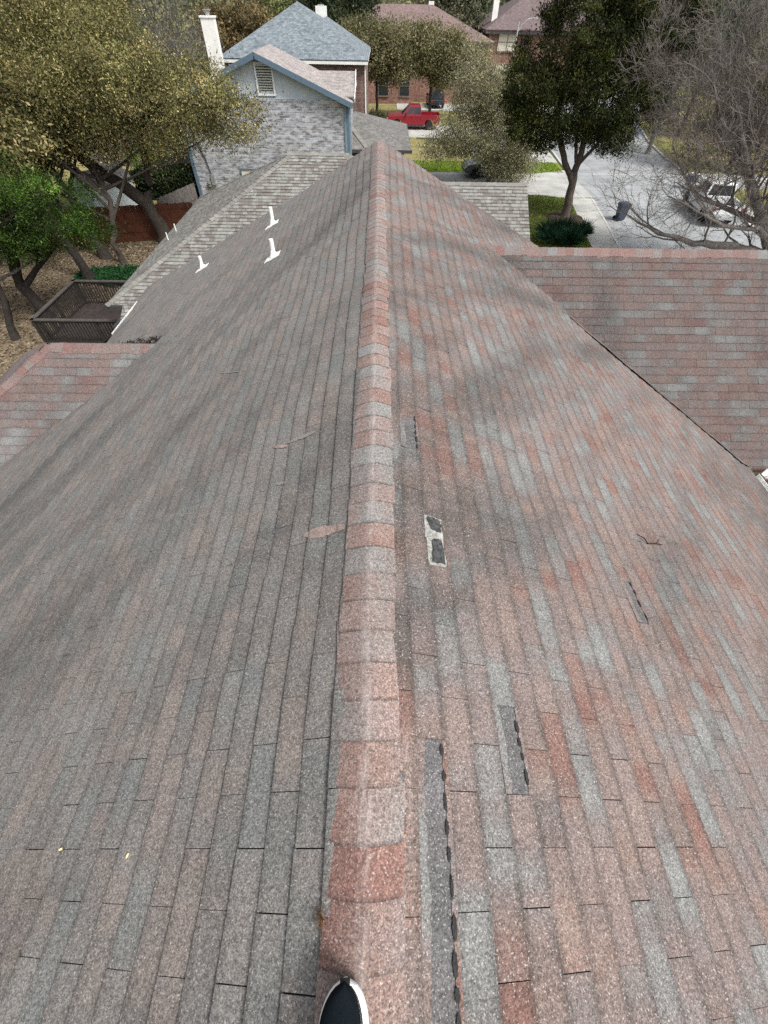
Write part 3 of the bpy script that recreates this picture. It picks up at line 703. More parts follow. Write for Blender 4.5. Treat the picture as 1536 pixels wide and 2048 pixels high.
# ------------------------------------------------------------------ the shoe
def make_shoe(loc, rz):
    root = empty('shoe', loc, rz, 'black knit sneaker with a white sole, its toe on the ridge caps', 'shoe')
    L = .32
    def outline(t):                       # half widths (left, right) of the sole at t (0 heel .. 1 toe)
        wl = .046+.016*math.sin(max(0, (t-.3))*2.6)
        if t > .62: wl *= math.sqrt(max(0, 1-((t-.62)/.38)**2.3))
        if t < .12: wl *= math.sqrt(max(0.02, 1-((.12-t)/.12)**2))
        return wl
    N_ = 34; ts = [i/(N_-1) for i in range(N_)]
    def loft(mb, zf, inset, lift, ang):
        rings = []
        for t in ts:
            wv = max(outline(t)-inset, .0008); y = (t-.5)*L; z0 = lift(t); ring = []
            for a in ang:
                ring.append(V((math.cos(a)*wv*(.86 if math.cos(a) > 0 else 1.10)-.003+.012*(t-.4)**2*2, y, z0+zf(t)*max(0, math.sin(a))**.72 if math.sin(a) >= 0 else z0+math.sin(a)*.002)))
            rings.append(ring)
        for i in range(len(rings)-1):
            for k in range(len(ang)-1): mb.face([rings[i][k], rings[i][k+1], rings[i+1][k+1], rings[i+1][k]])
        return rings
    toe_up = lambda t: .010*max(0, (t-.75)/.25)**2
    up_h = lambda t: .058 if t < .35 else .058-.020*((t-.35)/.65)**1.2
    ang = [math.pi*i/16 for i in range(17)]
    mb = MB(); loft(mb, lambda t: up_h(t)*(1 if t < .97 else .8), .006, lambda t: .022+toe_up(t), ang)
    o = mb.build('upper', M['shoe_fabric'], root, smooth=True, merge=True)
    mb = MB()
    prof = [(-.004, 0), (0.003, .004), (.004, .012), (.0025, .022), (-.002, .028), (-.010, .029)]
    rings = []
    for s_ in (1, -1):
        for t in (ts if s_ > 0 else ts[::-1]):
            wv = outline(t); y = (t-.5)*L; ring = []
            for (dx, z) in prof:
                ex = .0 if .03 < t < .97 else (dx if t > .5 else -dx)
                ring.append(V((s_*max(wv+dx, 0)+.012*(t-.4)**2*2, y+ex, z+toe_up(t))))
            rings.append(ring)
    n = len(rings)
    for i in range(n):
        for k in range(len(prof)-1): mb.face([rings[i][k], rings[(i+1) % n][k], rings[(i+1) % n][k+1], rings[i][k+1]])
    mb.face([r_[0] for r_ in rings]); mb.build('sole', M['shoe_sole'], root, smooth=True)
    mb = MB()
    for i in range(8):
        for j in range(5):
            f = lambda a, b: V(((b-2.5)/2.5*.0125+.012*.36*2*.9, (a/8-.0)*.026+L*.5-.021, .0265+toe_up(.97)+.014*(1-(a/8)**2)+.0015-abs(b-2.5)*.0006))
            mb.face([f(i, j), f(i, j+1), f(i+1, j+1), f(i+1, j)])
    mb.build('toe_tab', M['black_rubber'], root, smooth=True)
    mb = MB(); mb.lathe((0, -L*.25, .058), [(.034, 0), (.040, .025), (.043, .05), (.036, .052), (.030, .02)], 18); mb.build('collar', M['shoe_fabric'], root, smooth=True)
    return root
make_shoe((-.078, -.418, .012), R(3))

# ------------------------------------------------------------------ foliage
def leaf_mesh(name, C, D, S, cols, mat, parent=None, aspect=.5, rng=None, N=None):
    """C centres, D leaf directions (n,3), S lengths, cols (n,3); diamonds"""
    n = len(C); rng = rng or np.random.default_rng(1)
    D = D/np.maximum(np.linalg.norm(D, axis=1, keepdims=True), 1e-6)
    X = np.cross(D, rng.normal(size=(n, 3)) if N is None else N); X /= np.maximum(np.linalg.norm(X, axis=1, keepdims=True), 1e-6)
    S = S[:, None]
    v = np.empty((n, 4, 3), np.float32)
    v[:, 0] = C-D*S*.5; v[:, 1] = C+X*S*aspect*.5+D*S*.05; v[:, 2] = C+D*S*.5; v[:, 3] = C-X*S*aspect*.5+D*S*.05
    me = bpy.data.meshes.new(name)
    me.vertices.add(n*4); me.vertices.foreach_set('co', v.ravel())
    me.loops.add(n*4); me.loops.foreach_set('vertex_index', np.arange(n*4, dtype=np.int32))
    me.polygons.add(n); me.polygons.foreach_set('loop_start', np.arange(0, n*4, 4, dtype=np.int32)); me.polygons.foreach_set('loop_total', np.full(n, 4, np.int32))
    me.materials.append(mat)
    ca = me.color_attributes.new('Col', 'FLOAT_COLOR', 'POINT')
    c4 = np.ones((n, 4, 4), np.float32); c4[:, :, :3] = cols[:, None, :]
    ca.data.foreach_set('color', c4.ravel())
    me.update(); me.validate()
    o = bpy.data.objects.new(name, me); COL.objects.link(o); o.parent = parent
    return o

def blob_points(rng, blobs, nclus, per, crad, shell=.55):
    """cluster centres through ellipsoids, leaves round each cluster"""
    vol = np.array([b[1][0]*b[1][1]*b[1][2] for b in blobs])**.67; pr = vol/vol.sum()
    idx = rng.choice(len(blobs), nclus, p=pr)
    c = np.array([blobs[i][0] for i in idx], float); r = np.array([blobs[i][1] for i in idx], float)
    d = rng.normal(size=(nclus, 3)); d /= np.linalg.norm(d, axis=1, keepdims=True)
    rad = rng.random(nclus)**(1/3.)
    rad = shell+(1-shell)*rad if shell else rad
    rad = np.where(rng.random(nclus) < .25, rng.random(nclus)**.6, rad)
    cc = c+d*r*rad[:, None]
    k = np.repeat(np.arange(nclus), per)
    off = rng.normal(size=(nclus*per, 3))*crad*(.6+.8*rng.random((nclus, 1)))[k]*np.array([1, 1, .7])
    return cc, cc[k]+off, k, d[k]

def tree(name, label, base, trunk, blobs, nclus, per, crad, size, cols, bark, cat='tree', group=None, seed=1, aspect=.5, dirbias=(0, 0, 0), outward=.3, limbs=18, limb_r=.05, shell=.5, twigs=0, colnoise=.25, crown_name='crown', cvar=.25):
    """base: ground point; trunk: list of stems, each [(point, radius), ...] relative to base"""
    rng = np.random.default_rng(seed); rj = random.Random(seed)
    root = empty(name, base, 0, label, cat, group)
    mb = MB()
    ends = []
    for st in trunk:
        P = []; Rr = []
        for i in range(len(st)-1):
            a, b = V(st[i][0]), V(st[i+1][0]); m_ = max(2, int((b-a).length/.45))
            for t in range(m_):
                f = t/m_; p = a.lerp(b, f)+V((rj.gauss(0, .035), rj.gauss(0, .035), 0))*(1 if (i or t) else 0); P.append(p); Rr.append((st[i][1]*(1-f)+st[i+1][1]*f)*rj.uniform(.93, 1.07))
        P.append(V(st[-1][0])); Rr.append(st[-1][1])
        if st[0][0][2] < .05:             # root flare
            P[0] = V(P[0])-V((0, 0, .25)); Rr[0] *= 1.5
        mb.tube(P, Rr, 9); ends += list(zip(P[len(P)//2:], Rr[len(P)//2:]))
    cc, pts, k, d = blob_points(rng, blobs, nclus, per, crad, shell)
    for i in range(limbs):                # limbs from the stems into the crown
        j = rj.randrange(len(ends)); a, ra = ends[j]; tgt = V(cc[rj.randrange(len(cc))])
        mid = a.lerp(tgt, .5)+V((rj.gauss(0, .25), rj.gauss(0, .25), rj.gauss(.1, .2)))
        r0 = min(ra*.7, limb_r*1.8); P = [a, a.lerp(mid, .5)+V((rj.gauss(0, .1), rj.gauss(0, .1), 0)), mid, mid.lerp(tgt, .55)+V((rj.gauss(0, .12), rj.gauss(0, .12), .05)), tgt]
        mb.tube(P, [r0, r0*.75, r0*.55, r0*.35, r0*.12], 5)
        for q in range(twigs):
            s_ = P[rj.choice((2, 3, 4))]; t2 = V(cc[rj.randrange(len(cc))]); e = s_+(t2-s_).normalized()*min((t2-s_).length, 1.6)
            mb.tube([s_, s_.lerp(e, .5)+V((rj.gauss(0, .1), rj.gauss(0, .1), .1)), e], [r0*.3, r0*.2, r0*.06], 4)
    mb.build('trunk', bark, root, smooth=True)
    n = len(pts)
    D = rng.normal(size=(n, 3))+np.array(dirbias)+d*outward
    S = size*(.6+.8*rng.random(n))
    cl = np.array([c[0] for c in cols]); wt = np.array([c[1] for c in cols], float); wt /= wt.sum()
    kc = rng.choice(len(cols), nclus, p=wt); own = rng.choice(len(cols), n, p=wt)
    pick = np.where(rng.random(n) < .6, kc[k], own)
    cv = cl[pick]*(1+colnoise*rng.normal(size=(n, 1))*.6)*(1+cvar*rng.normal(size=(nclus, 1)))[k].clip(.4, 1.9)
    leaf_mesh(crown_name, pts, D, S, np.clip(cv, .004, .9), M['leaf'], root, aspect, rng, d*.9+np.array([0, 0, .5])+(.5*rng.normal(size=(nclus, 3)))[k]+.55*rng.normal(size=(n, 3)))
    return root

OAKC = [((.155, .15, .055), 3), ((.31, .255, .11), 2.8), ((.225, .20, .08), 3), ((.115, .12, .042), 3), ((.39, .315, .17), .7), ((.07, .08, .03), 2.2)]
CEDC = [((.030, .042, .012), 3), ((.055, .066, .015), 3), ((.095, .10, .022), 1.6), ((.018, .026, .010), 3), ((.10, .08, .03), .5)]
JUNC = [((.035, .075, .010), 3), ((.055, .11, .014), 3), ((.095, .16, .026), 1.5), ((.022, .042, .009), 3.5)]
PALEC = [((.26, .25, .14), 3), ((.34, .325, .20), 3), ((.18, .175, .09), 2), ((.42, .41, .29), 1.2)]
MIDC = [((.19, .175, .085), 3), ((.25, .23, .115), 2), ((.14, .135, .07), 2), ((.10, .10, .052), 1.5)]
DKC = [((.02, .032, .015), 3), ((.035, .05, .02), 2), ((.05, .065, .025), 1)]

# big golden live oak on the left: three stems, a wide crown
tree('oak_tree', 'huge live oak with a golden green crown leaning over the red stained fence', (-12.7, 28.3, G),
     [[((0, 0, 0), .42), ((-.3, -.2, 1.9), .34), ((-1.5, -.3, 2.9), .30), ((-2.8, -.4, 3.9), .26), ((-4.2, -.8, 5.6), .18), ((-5.0, -.9, 7.2), .1)],
      [((-.3, -.2, 1.9), .22), ((.2, .2, 3.7), .2), ((.4, .0, 5.0), .16), ((1.6, -.2, 6.0), .12), ((3.8, -.4, 6.3), .06)],
      [((-1.4, -3.2, 0), .15), ((-1.5, -3.1, 1.0), .14), ((-1.3, -2.4, 2.2), .13), ((-1.7, -1.4, 3.3), .12)]],
     [((-4.0, -1.0, 7.4), (4.6, 4.0, 2.7)), ((-7.4, -1.5, 6.8), (4.0, 4.0, 3.2)), ((-.6, -.6, 7.0), (3.4, 3.2, 2.2)), ((2.6, -.3, 6.2), (3.2, 2.2, 1.5)), ((4.9, -.2, 5.6), (1.9, 1.5, 1.0)), ((-1.2, -1.2, 5.0), (1.6, 1.5, 1.0)), ((-5.2, -1.6, 4.9), (2.6, 2.2, 1.2)), ((-9.5, -1.0, 4.8), (3, 2.5, 2)), ((1.6, -.6, 4.5), (1.3, 1.0, .7))],
     1500, 185, .40, .095, OAKC, M['bark'], seed=5, cvar=.4, limbs=46, limb_r=.055, twigs=2, shell=.55)
tree('oak_tree', 'tall golden oak filling the upper left corner behind the juniper', (-20.5, 31.5, G),
     [[((0, 0, 0), .34), ((.4, 0, 3), .28), ((.2, .3, 6), .2), ((.6, 0, 8.6), .1)]],
     [((.4, 0, 8.6), (4.8, 3.6, 3.2)), ((-3.2, .2, 7.4), (3.2, 3.2, 3)), ((3.6, .2, 7.6), (3.2, 3, 2.6)), ((5.8, .6, 9.2), (2.6, 2.4, 2.0)), ((-1.0, -.8, 5.2), (3.2, 2.6, 1.6))],
     800, 160, .42, .105, OAKC, M['bark'], seed=6, cvar=.4, limbs=26, limb_r=.06, twigs=1)
# juniper on the left
tree('juniper_tree', 'bright green juniper with pale dead twigs beside the wooden deck', (-15.2, 19.0, G),
     [[((0, 0, 0), .26), ((-.4, .1, 1.4), .23), ((.1, .2, 3.2), .18), ((.5, .1, 5.0), .1)], [((-.4, .1, 1.2), .15), ((.6, .4, 2.0), .1), ((1.5, .5, 2.6), .05)], [((-.5, -1.9, 0), .14), ((-.1, -1.6, 1.6), .13), ((.3, -1.0, 3.6), .09)]],
     [((.6, -.1, 4.6), (2.0, 1.7, 1.3)), ((2.6, .1, 4.3), (1.7, 1.5, 1.0)), ((-.9, 0, 4.5), (2.0, 1.8, 1.4)), ((1.7, .2, 3.4), (2.0, 1.4, .7)), ((3.6, .3, 3.5), (.9, .9, .6)), ((.3, -.2, 3.2), (1.8, 1.4, .8)), ((-1.4, -.2, 3.3), (1.6, 1.4, 1.0))],
     620, 110, .20, .09, JUNC, M['bark_dark'], seed=7, cvar=.5, aspect=.32, limbs=46, limb_r=.025, twigs=5, outward=.9, dirbias=(.2, 0, .3))
for i, (b, st, lab) in enumerate((((-14.9, 22.9, G), [((0, 0, 0), .24), ((-.2, 0, 1.2), .2), ((-.9, .3, 2.6), .17), ((-1.4, .5, 4.2), .12)], 'thick dark leaning trunk just behind the back corner of the deck'),
                                 ((-15.3, 25.8, G), [((0, 0, 0), .26), ((-.3, .1, .9), .2), ((-.6, .3, 2.4), .17), ((-1.1, .5, 4.4), .12)], 'dark flared trunk standing in leaf litter in front of the red fence'))):
    tree('oak_tree', lab, b, [st], [((st[-1][0][0], st[-1][0][1], 5.3), (1.9, 1.6, 1.2))], 110, 50, .34, .15, OAKC, M['bark_dark'], seed=20+i, limbs=8)
# cedar by the street
tree('cedar_tree', 'dark cedar with a forked trunk growing from a mulch ring beside the street', (12.3, 33.0, G),
     [[((0, 0, 0), .33), ((.0, 0, .9), .27), ((-.1, .0, 1.8), .25), ((-.1, .1, 2.6), .21), ((-.1, .2, 4.4), .15), ((-.2, .2, 7.5), .09), ((-.3, .2, 10.2), .03)],
      [((-.12, .0, 2.0), .18), ((-.9, .1, 3.0), .17), ((-1.7, .0, 4.2), .15), ((-2.3, 0, 5.6), .1), ((-2.0, 0, 8), .04)],
      [((-.1, .1, 2.7), .1), ((-.6, .2, 3.9), .09), ((-.9, .1, 5.2), .06)], [((-.1, .1, 2.9), .12), ((.7, -.1, 4.0), .09), ((1.7, -.1, 5.2), .05)]],
     [((-2.4, 0, 5.8), (2.2, 1.9, 1.5)), ((.3, 0, 6.0), (2.4, 2.0, 1.7)), ((-2.0, .2, 7.8), (1.9, 1.8, 1.8)), ((.4, .2, 8.0), (2.4, 1.9, 1.8)), ((1.2, .1, 4.6), (1.5, 1.4, 1.0)), ((-4.2, .1, 6.4), (1.2, 1.2, 1.5)), ((-3.8, .2, 4.7), (1.2, 1.1, .7)), ((-3.0, .2, 10.0), (1.0, 1.0, 1.7)), ((.2, .2, 10.2), (1.7, 1.4, 1.8)), ((-1.0, .0, 4.5), (1.2, 1.0, .6)), ((2.4, .2, 6.4), (1.6, 1.5, 1.6)), ((2.6, .2, 8.6), (1.8, 1.6, 1.7)), ((3.2, .2, 10.4), (1.6, 1.4, 1.6)), ((-4.9, .1, 5.6), (.7, .7, .5)), ((-4.6, .1, 7.4), (.6, .7, .9)), ((-3.6, .1, 8.8), (.6, .6, .8)), ((3.9, .1, 5.2), (.8, .7, .6)), ((2.2, .0, 3.9), (.9, .8, .5)), ((-2.7, .0, 4.0), (.8, .8, .45)), ((4.2, .1, 7.6), (.8, .8, .8))],
     1900, 95, .22, .12, CEDC, M['bark_cedar'], seed=8, cvar=.5, aspect=.4, limbs=46, limb_r=.04, twigs=2, outward=.8, dirbias=(0, 0, .9))
tree('cedar_tree', 'olive green cedar behind the dark forked cedar, right of its crown', (40.5, 99.0, G),
     [[((0, 0, 0), .3), ((0, 0, 4), .22), ((.1, 0, 10), .05)]],
     [((0, 0, 5.2), (4.5, 2.6, 3.2)), ((-2.4, 0, 9), (4, 2.4, 3.2)), ((3, 0, 8.8), (4, 2.4, 3)), ((0, 0, 11), (3.2, 2, 2))],
     500, 50, .5, .32, [((.05, .065, .014), 3), ((.085, .10, .022), 3), ((.03, .04, .012), 2), ((.11, .12, .03), 1)], M['bark_cedar'], seed=9, aspect=.4, limbs=16, outward=.8, dirbias=(0, 0, .6))
# pale weeping tree in front of the dark car
tree('elm_tree', 'pale olive tree with drooping foliage hiding the dark green car', (10.3, 41.2, G),
     [[((0, 0, 0), .12), ((.0, 0, 1.6), .1), ((-.5, 0, 3.2), .08), ((-1.2, 0, 4.6), .05)], [((-1.8, .2, 0), .16), ((-1.9, .2, 2), .13), ((-2.4, .3, 4.5), .08), ((-2.8, .3, 6.4), .04)]],
     [((-3.9, 0, 3.2), (2.4, 1.8, 1.3)), ((-1.4, -.2, 3.0), (2.6, 1.6, 1.5)), ((-3.7, .2, 5.2), (1.7, 1.6, 1.4)), ((-2.2, .2, 4.9), (2.2, 1.7, 1.4)), ((-6.0, .2, 2.0), (1.3, 1.2, .7)), ((-3.9, .3, 6.7), (1.2, 1.2, .9)), ((.4, -.5, 2.2), (1.6, 1.2, 1.1)), ((-3.4, -.4, 2.3), (2.4, 1.1, .8)), ((.2, -.6, 1.1), (1.5, .9, .8)), ((-.9, -.8, 1.3), (1.6, .8, .9))],
     1150, 60, .32, .13, PALEC, M['bark_pale'], seed=10, aspect=.35, limbs=40, limb_r=.03, twigs=2, dirbias=(0, 0, -.8), shell=.35)

# bare oak on the right: branching all the way to the twigs
def bare_tree(label, base, stems, sparse, seed, depth=5, tw=.010, mat=None):
    rj = random.Random(seed); root = empty('bare_oak_tree', base, 0, label, 'tree')
    big, fine = MB(), MB()
    def grow(p, d, L, r, n):
        seg = 3; P = [p]; q = p.copy(); dd = d.copy()
        for i in range(seg):
            dd = (dd+V((rj.gauss(0, .22), rj.gauss(0, .22), rj.gauss(.02, .17)))).normalized(); q = q+dd*(L/seg); P.append(q)
        rr = [r, r*.86, r*.74, r*.6]
        (big if r > .03 else fine).tube(P, [max(x, tw*.55) for x in rr], 6 if r > .03 else 3, cap=False)
        if n == 0: return
        kids = rj.choice((3, 3, 4)) if n > 2 else rj.choice((4, 4, 5))
        for c in range(kids):
            t = rj.choice((1, 2, 3, 3)) if c else 3
            nd = (dd+V((rj.gauss(0, .62), rj.gauss(0, .62), rj.gauss(.14, .45)))).normalized()
            grow(P[t], nd, L*rj.uniform(.58, .86), max(rr[t]*rj.uniform(.5, .72), tw*.6), n-1)
    for si, st in enumerate(stems):
        low = si in sparse
        pts = [V(s[0]) for s in st]; rs = [s[1] for s in st]
        P = []; Rr = []
        for i in range(len(pts)-1):
            for t in range(4):
                f = t/4; P.append(pts[i].lerp(pts[i+1], f)+V((rj.gauss(0, .04), rj.gauss(0, .04), rj.gauss(0, .03)))*(1 if i+t else 0)); Rr.append(rs[i]*(1-f)+rs[i+1]*f)
        P.append(pts[-1]); Rr.append(rs[-1]); big.tube(P, Rr, 8)
        for i in range(3, len(P)):
            for c in range((1 if i % 2 else 0) if low else (2 if i % 2 else 1)):
                d0 = (P[i]-P[i-1]).normalized(); nd = (d0*.5+V((rj.gauss(-.08, .6), rj.gauss(0, .6), rj.gauss(.4, .5)))).normalized()
                grow(P[i], nd, rj.uniform(1.3, 2.3), min(Rr[i]*.5, .06), depth-2 if low else depth-1)
        grow(P[-1], (P[-1]-P[-2]).normalized(), 1.7, Rr[-1], depth-2 if low else depth)
    big.build('trunk', mat or M['bark_pale'], root, smooth=True); fine.build('twigs', M['twig'], root)
    return root
bare_tree('bare leafless oak with twisting grey limbs reaching over the street', (20.3, 23.6, G),
    [[((0, 0, -.2), .42), ((-.3, .1, 1.4), .36), ((-1.4, .3, 2.6), .24), ((-3.0, .4, 3.9), .17), ((-4.2, .6, 5.4), .10)],
     [((-.2, .1, 1.2), .26), ((-2.6, 0, 1.7), .2), ((-4.6, .1, 1.85), .13), ((-6.4, .4, 2.1), .07)],
     [((-.2, .1, 1.5), .3), ((.0, .3, 3.2), .24), ((-1.2, .6, 5.0), .15), ((-2.0, .8, 7.0), .08)],
     [((0, .3, 3.0), .2), ((1.4, .5, 4.6), .14), ((1.2, .6, 6.8), .07)],
     [((-1.3, .3, 2.5), .14), ((-2.8, 1.0, 2.9), .11), ((-4.6, 1.4, 3.4), .07), ((-6.0, 1.6, 4.4), .045)],
     [((-1.4, .3, 2.6), .15), ((-3.0, 1.0, 4.4), .11), ((-4.8, 1.4, 5.8), .07), ((-6.2, 1.6, 7.2), .04)],
     [((-.2, .3, 3.2), .16), ((-1.0, 1.4, 5.2), .11), ((-2.6, 2.0, 7.4), .06)],
     [((-.8, .2, 2.0), .13), ((-2.4, -.8, 2.7), .10), ((-4.4, -1.0, 2.9), .07), ((-5.8, -1.0, 3.4), .045)]],
    (1, 7), seed=4, depth=5)

# trees beyond the houses
def bg(name, label, x, y, blobs, n, per, crad, size, cols, bark='bark', seed=1, th=4.0, tr=.2, **kw):
    return tree(name, label, (x, y, G), [[((0, 0, 0), tr), ((.1, 0, th*.5), tr*.8), ((0, .1, th), tr*.6), ((.1, 0, th*1.6), tr*.25)]], blobs, n, per, crad, size, cols, M[bark], seed=seed, limbs=kw.pop('limbs', 12), limb_r=kw.pop('limb_r', .06), **kw)
bg('oak_tree', 'olive oak in front of the far brown roofed house, nearest the blue hip roof', -.6, 66, [((0, 0, 5.2), (3.2, 2.4, 1.9)), ((-1.6, 0, 6.4), (2.4, 2, 1.6)), ((1.8, 0, 6.2), (2.4, 2, 1.7)), ((2.0, 0, 4.0), (1.7, 1.4, 1.0)), ((-1.6, 0, 4.2), (1.8, 1.4, 1.1))], 520, 56, .42, .2, MIDC, seed=31, th=3.0)
bg('oak_tree', 'round olive oak in front of the far brown roofed house, above the red pickup', 5.6, 68, [((0, 0, 5.6), (3.2, 2.4, 2.1)), ((2.4, 0, 5.2), (2.2, 2, 1.8)), ((-1.8, 0, 4.6), (2.0, 1.6, 1.1)), ((1.2, 0, 3.6), (1.6, 1.5, .9)), ((-1.8, 0, 6.4), (1.7, 1.6, 1.1))], 520, 56, .42, .2, MIDC, seed=32, th=3.0)
bg('oak_tree', 'grey green feathery tree right of the far brown roof', 10.4, 92, [((0, 0, 7.5), (3.2, 2.8, 3.6)), ((-2.6, 0, 8.5), (2.6, 2.4, 3)), ((1.4, 0, 4.4), (2.4, 2, 1.6))], 320, 44, .5, .32, [((.13, .13, .08), 3), ((.17, .17, .10), 2), ((.09, .10, .06), 2)], seed=33)
bg('cedar_tree', 'tall nearly black cedar left of the far brick house', 12.6, 97, [((0, 0, 6), (2.6, 2.4, 5)), ((.8, 0, 10), (2.0, 2, 3)), ((2.2, 0, 4), (1.6, 1.6, 3))], 330, 44, .5, .34, DKC, seed=34, dirbias=(0, 0, .5))
bg('cedar_tree', 'dark cedar behind the small white chimney of the blue hip roof', -5.6, 78, [((0, 0, 6.5), (3.4, 2.6, 3.2)), ((2.8, 0, 6.8), (2.4, 2.2, 2.8)), ((-2.6, 0, 7.4), (2.2, 2, 2.6))], 330, 44, .5, .32, DKC, seed=35, dirbias=(0, 0, .5))
bg('oak_tree', 'brown olive tree between the white chimney and the blue hip roof', -15.6, 66, [((0, 0, 5.6), (3.0, 2.6, 2.6)), ((1.8, 0, 7.2), (2.4, 2, 2.0)), ((-1.8, 0, 6.4), (2.0, 2, 2.2))], 300, 46, .45, .26, [((.16, .115, .05), 3), ((.20, .15, .07), 2), ((.10, .085, .04), 2)], seed=36)
bg('elm_tree', 'bare grey twiggy tree behind the tall white chimney', -19.2, 56, [((0, 0, 6.2), (4.0, 3.2, 3.4)), ((2.0, 0, 5.0), (2.6, 2.4, 2.4))], 300, 44, .5, .30, [((.15, .14, .14), 3), ((.11, .10, .10), 2), ((.19, .17, .16), 1)], bark='bark_pale', seed=37, aspect=.09, limbs=40, twigs=3, outward=1.4, dirbias=(0, 0, .8))
bg('cedar_tree', 'dark green cedar at the top left behind the golden oak', -26.5, 55, [((0, 0, 7), (3.6, 3, 4.0)), ((3, 0, 6), (2.6, 2.4, 3))], 300, 46, .5, .30, [((.03, .05, .02), 3), ((.05, .075, .025), 2), ((.08, .10, .035), 1)], seed=38)
bg('elm_tree', 'yellow green tree at the far right edge behind the bare oak', 30.2, 46, [((0, 0, 7.2), (2.6, 2.4, 2.8)), ((-1.6, 0, 5.6), (1.8, 1.8, 1.8)), ((2, 0, 5.5), (2.4, 2, 2.4))], 340, 44, .4, .22, [((.20, .21, .06), 3), ((.26, .25, .09), 2), ((.13, .14, .045), 2)], seed=39)
bg('oak_tree', 'blue green tree at the upper right above the bare oak twigs', 32, 60, [((0, 0, 7.5), (4.4, 3.2, 3.0)), ((-4, 0, 7.5), (3.2, 3, 2.6)), ((3.4, 0, 6.4), (3, 3, 3))], 400, 46, .5, .30, [((.055, .085, .05), 3), ((.08, .11, .065), 2), ((.04, .055, .035), 2)], seed=40)
bg('elm_tree', 'grey twiggy tree among the far trees right of the street', 25.5, 52, [((0, 0, 5.4), (3.6, 3.0, 3.2)), ((3.2, 0, 4.0), (2.6, 2.4, 2.4))], 260, 44, .5, .28, [((.15, .14, .13), 3), ((.11, .10, .09), 2), ((.12, .12, .06), 1)], bark='bark_pale', seed=41, aspect=.1, limbs=36, twigs=3, outward=1.2, dirbias=(0, 0, .7))
bg('oak_tree', 'pale green spring tree far behind the blue hip roof', -9.5, 95, [((0, 0, 8.2), (5, 3, 3.4)), ((5.5, 0, 8.4), (4, 3, 3.0)), ((-5, 0, 8.4), (4, 3, 3.2))], 380, 44, .6, .36, [((.19, .22, .09), 3), ((.24, .25, .12), 2), ((.13, .15, .06), 2)], seed=42)
# low shrubs
bg('shrub', 'small light green shrub in front of the leaning grey fence', -18.6, 42.5, [((0, 0, .9), (1.3, 1.0, .8)), ((.9, 0, 1.5), (.8, .8, .6))], 90, 40, .22, .14, [((.12, .20, .04), 3), ((.18, .26, .06), 2)], seed=51, th=.7, tr=.04, limbs=6, limb_r=.02, cat='shrub')
bg('shrub', 'green bush below the lower window of the far brick house', 17.6, 85.0, [((0, 0, .9), (2.0, .9, .9)), ((1.6, 0, 1.4), (.9, .8, .9))], 90, 40, .25, .2, [((.13, .17, .05), 3), ((.09, .12, .04), 2), ((.2, .22, .08), 1)], seed=52, th=.7, tr=.04, limbs=6, limb_r=.02, cat='shrub')
bg('shrub', 'low dark shrub at the front of the red pickup', -.6, 63.4, [((0, 0, .6), (1.3, .8, .6))], 60, 40, .2, .16, [((.06, .07, .03), 3), ((.1, .1, .05), 2)], seed=53, th=.5, tr=.04, limbs=5, limb_r=.02, cat='shrub')

# wood on the skyline, too far and dense to count
rng = np.random.default_rng(77); nc = 2600
ang = rng.uniform(-1.0, 1.0, nc); dist = rng.uniform(105, 190, nc)
cx = np.sin(ang)*dist; cy = np.cos(ang)*dist; tz = rng.uniform(0, 1, nc)**.7*(10.5+2.8*np.sin(ang*37)+1.6*np.sin(ang*91+2))
k = np.repeat(np.arange(nc), 34); P = np.stack([cx, cy, G+tz], 1)[k]+rng.normal(size=(nc*34, 3))*np.array([1.1, 1.1, .8])
hue = (np.sin(ang*23)+np.sin(ang*57+1)+rng.normal(size=nc)*.7)[k]
c1 = np.array([.075, .09, .05]); c2 = np.array([.20, .195, .115]); t_ = np.clip(hue*.4+.5, 0, 1)[:, None]  # foliage tones lightened to paint in distance haze
cv = (c1*(1-t_)+c2*t_)*(1+.25*rng.normal(size=(nc*34, 1))).clip(.4, 1.7)
tag(leaf_mesh('woodland', P, rng.normal(size=(nc*34, 3)), .75*(.6+.8*rng.random(nc*34)), cv, M['leaf'], None, .6, rng), 'far belt of mixed trees closing the skyline behind all the houses', 'woodland', kind='stuff')

# yucca clump, hedge, ground cover
def spikes(name, label, cat, C, n, L, wd, cols, mat, spread, seed, kind=None, heads=7, hr=1.2):
    rng = np.random.default_rng(seed); hc = np.stack([rng.uniform(-hr, hr, heads), rng.uniform(-hr*.5, hr*.5, heads), rng.uniform(.15, .5, heads)], 1)
    k = rng.integers(0, heads, n); d = rng.normal(size=(n, 3))*spread+np.array([0, 0, .35]); d /= np.linalg.norm(d, axis=1, keepdims=True); d[:, 2] = np.abs(d[:, 2])
    Ls = L*(.7+.5*rng.random(n)); pts = hc[k]+d*Ls[:, None]*.5
    cv = np.array(cols)[rng.integers(0, len(cols), n)]*(1+.25*rng.normal(size=(n, 1))).clip(.5, 1.6)
    root = empty(name, C, 0, label, cat)
    leaf_mesh('blades', pts, d, Ls, cv, mat, root, wd/L, rng)
    for h in hc: mb = MB(); mb.tube([(h[0], h[1], -.1), tuple(h)], [.06, .04], 6); mb.build('stem', M['bark_dark'], root)
    return root
spikes('yucca_clump', 'dark green clump of spiky yucca at the edge of the lawn below the cedar', 'yucca', (10.75, 28.75, G+.1), 2600, .78, .05, [(.012, .045, .022), (.02, .065, .03), (.035, .085, .04), (.01, .03, .018)], M['leaf'], 1.0, 61, heads=16, hr=1.55)
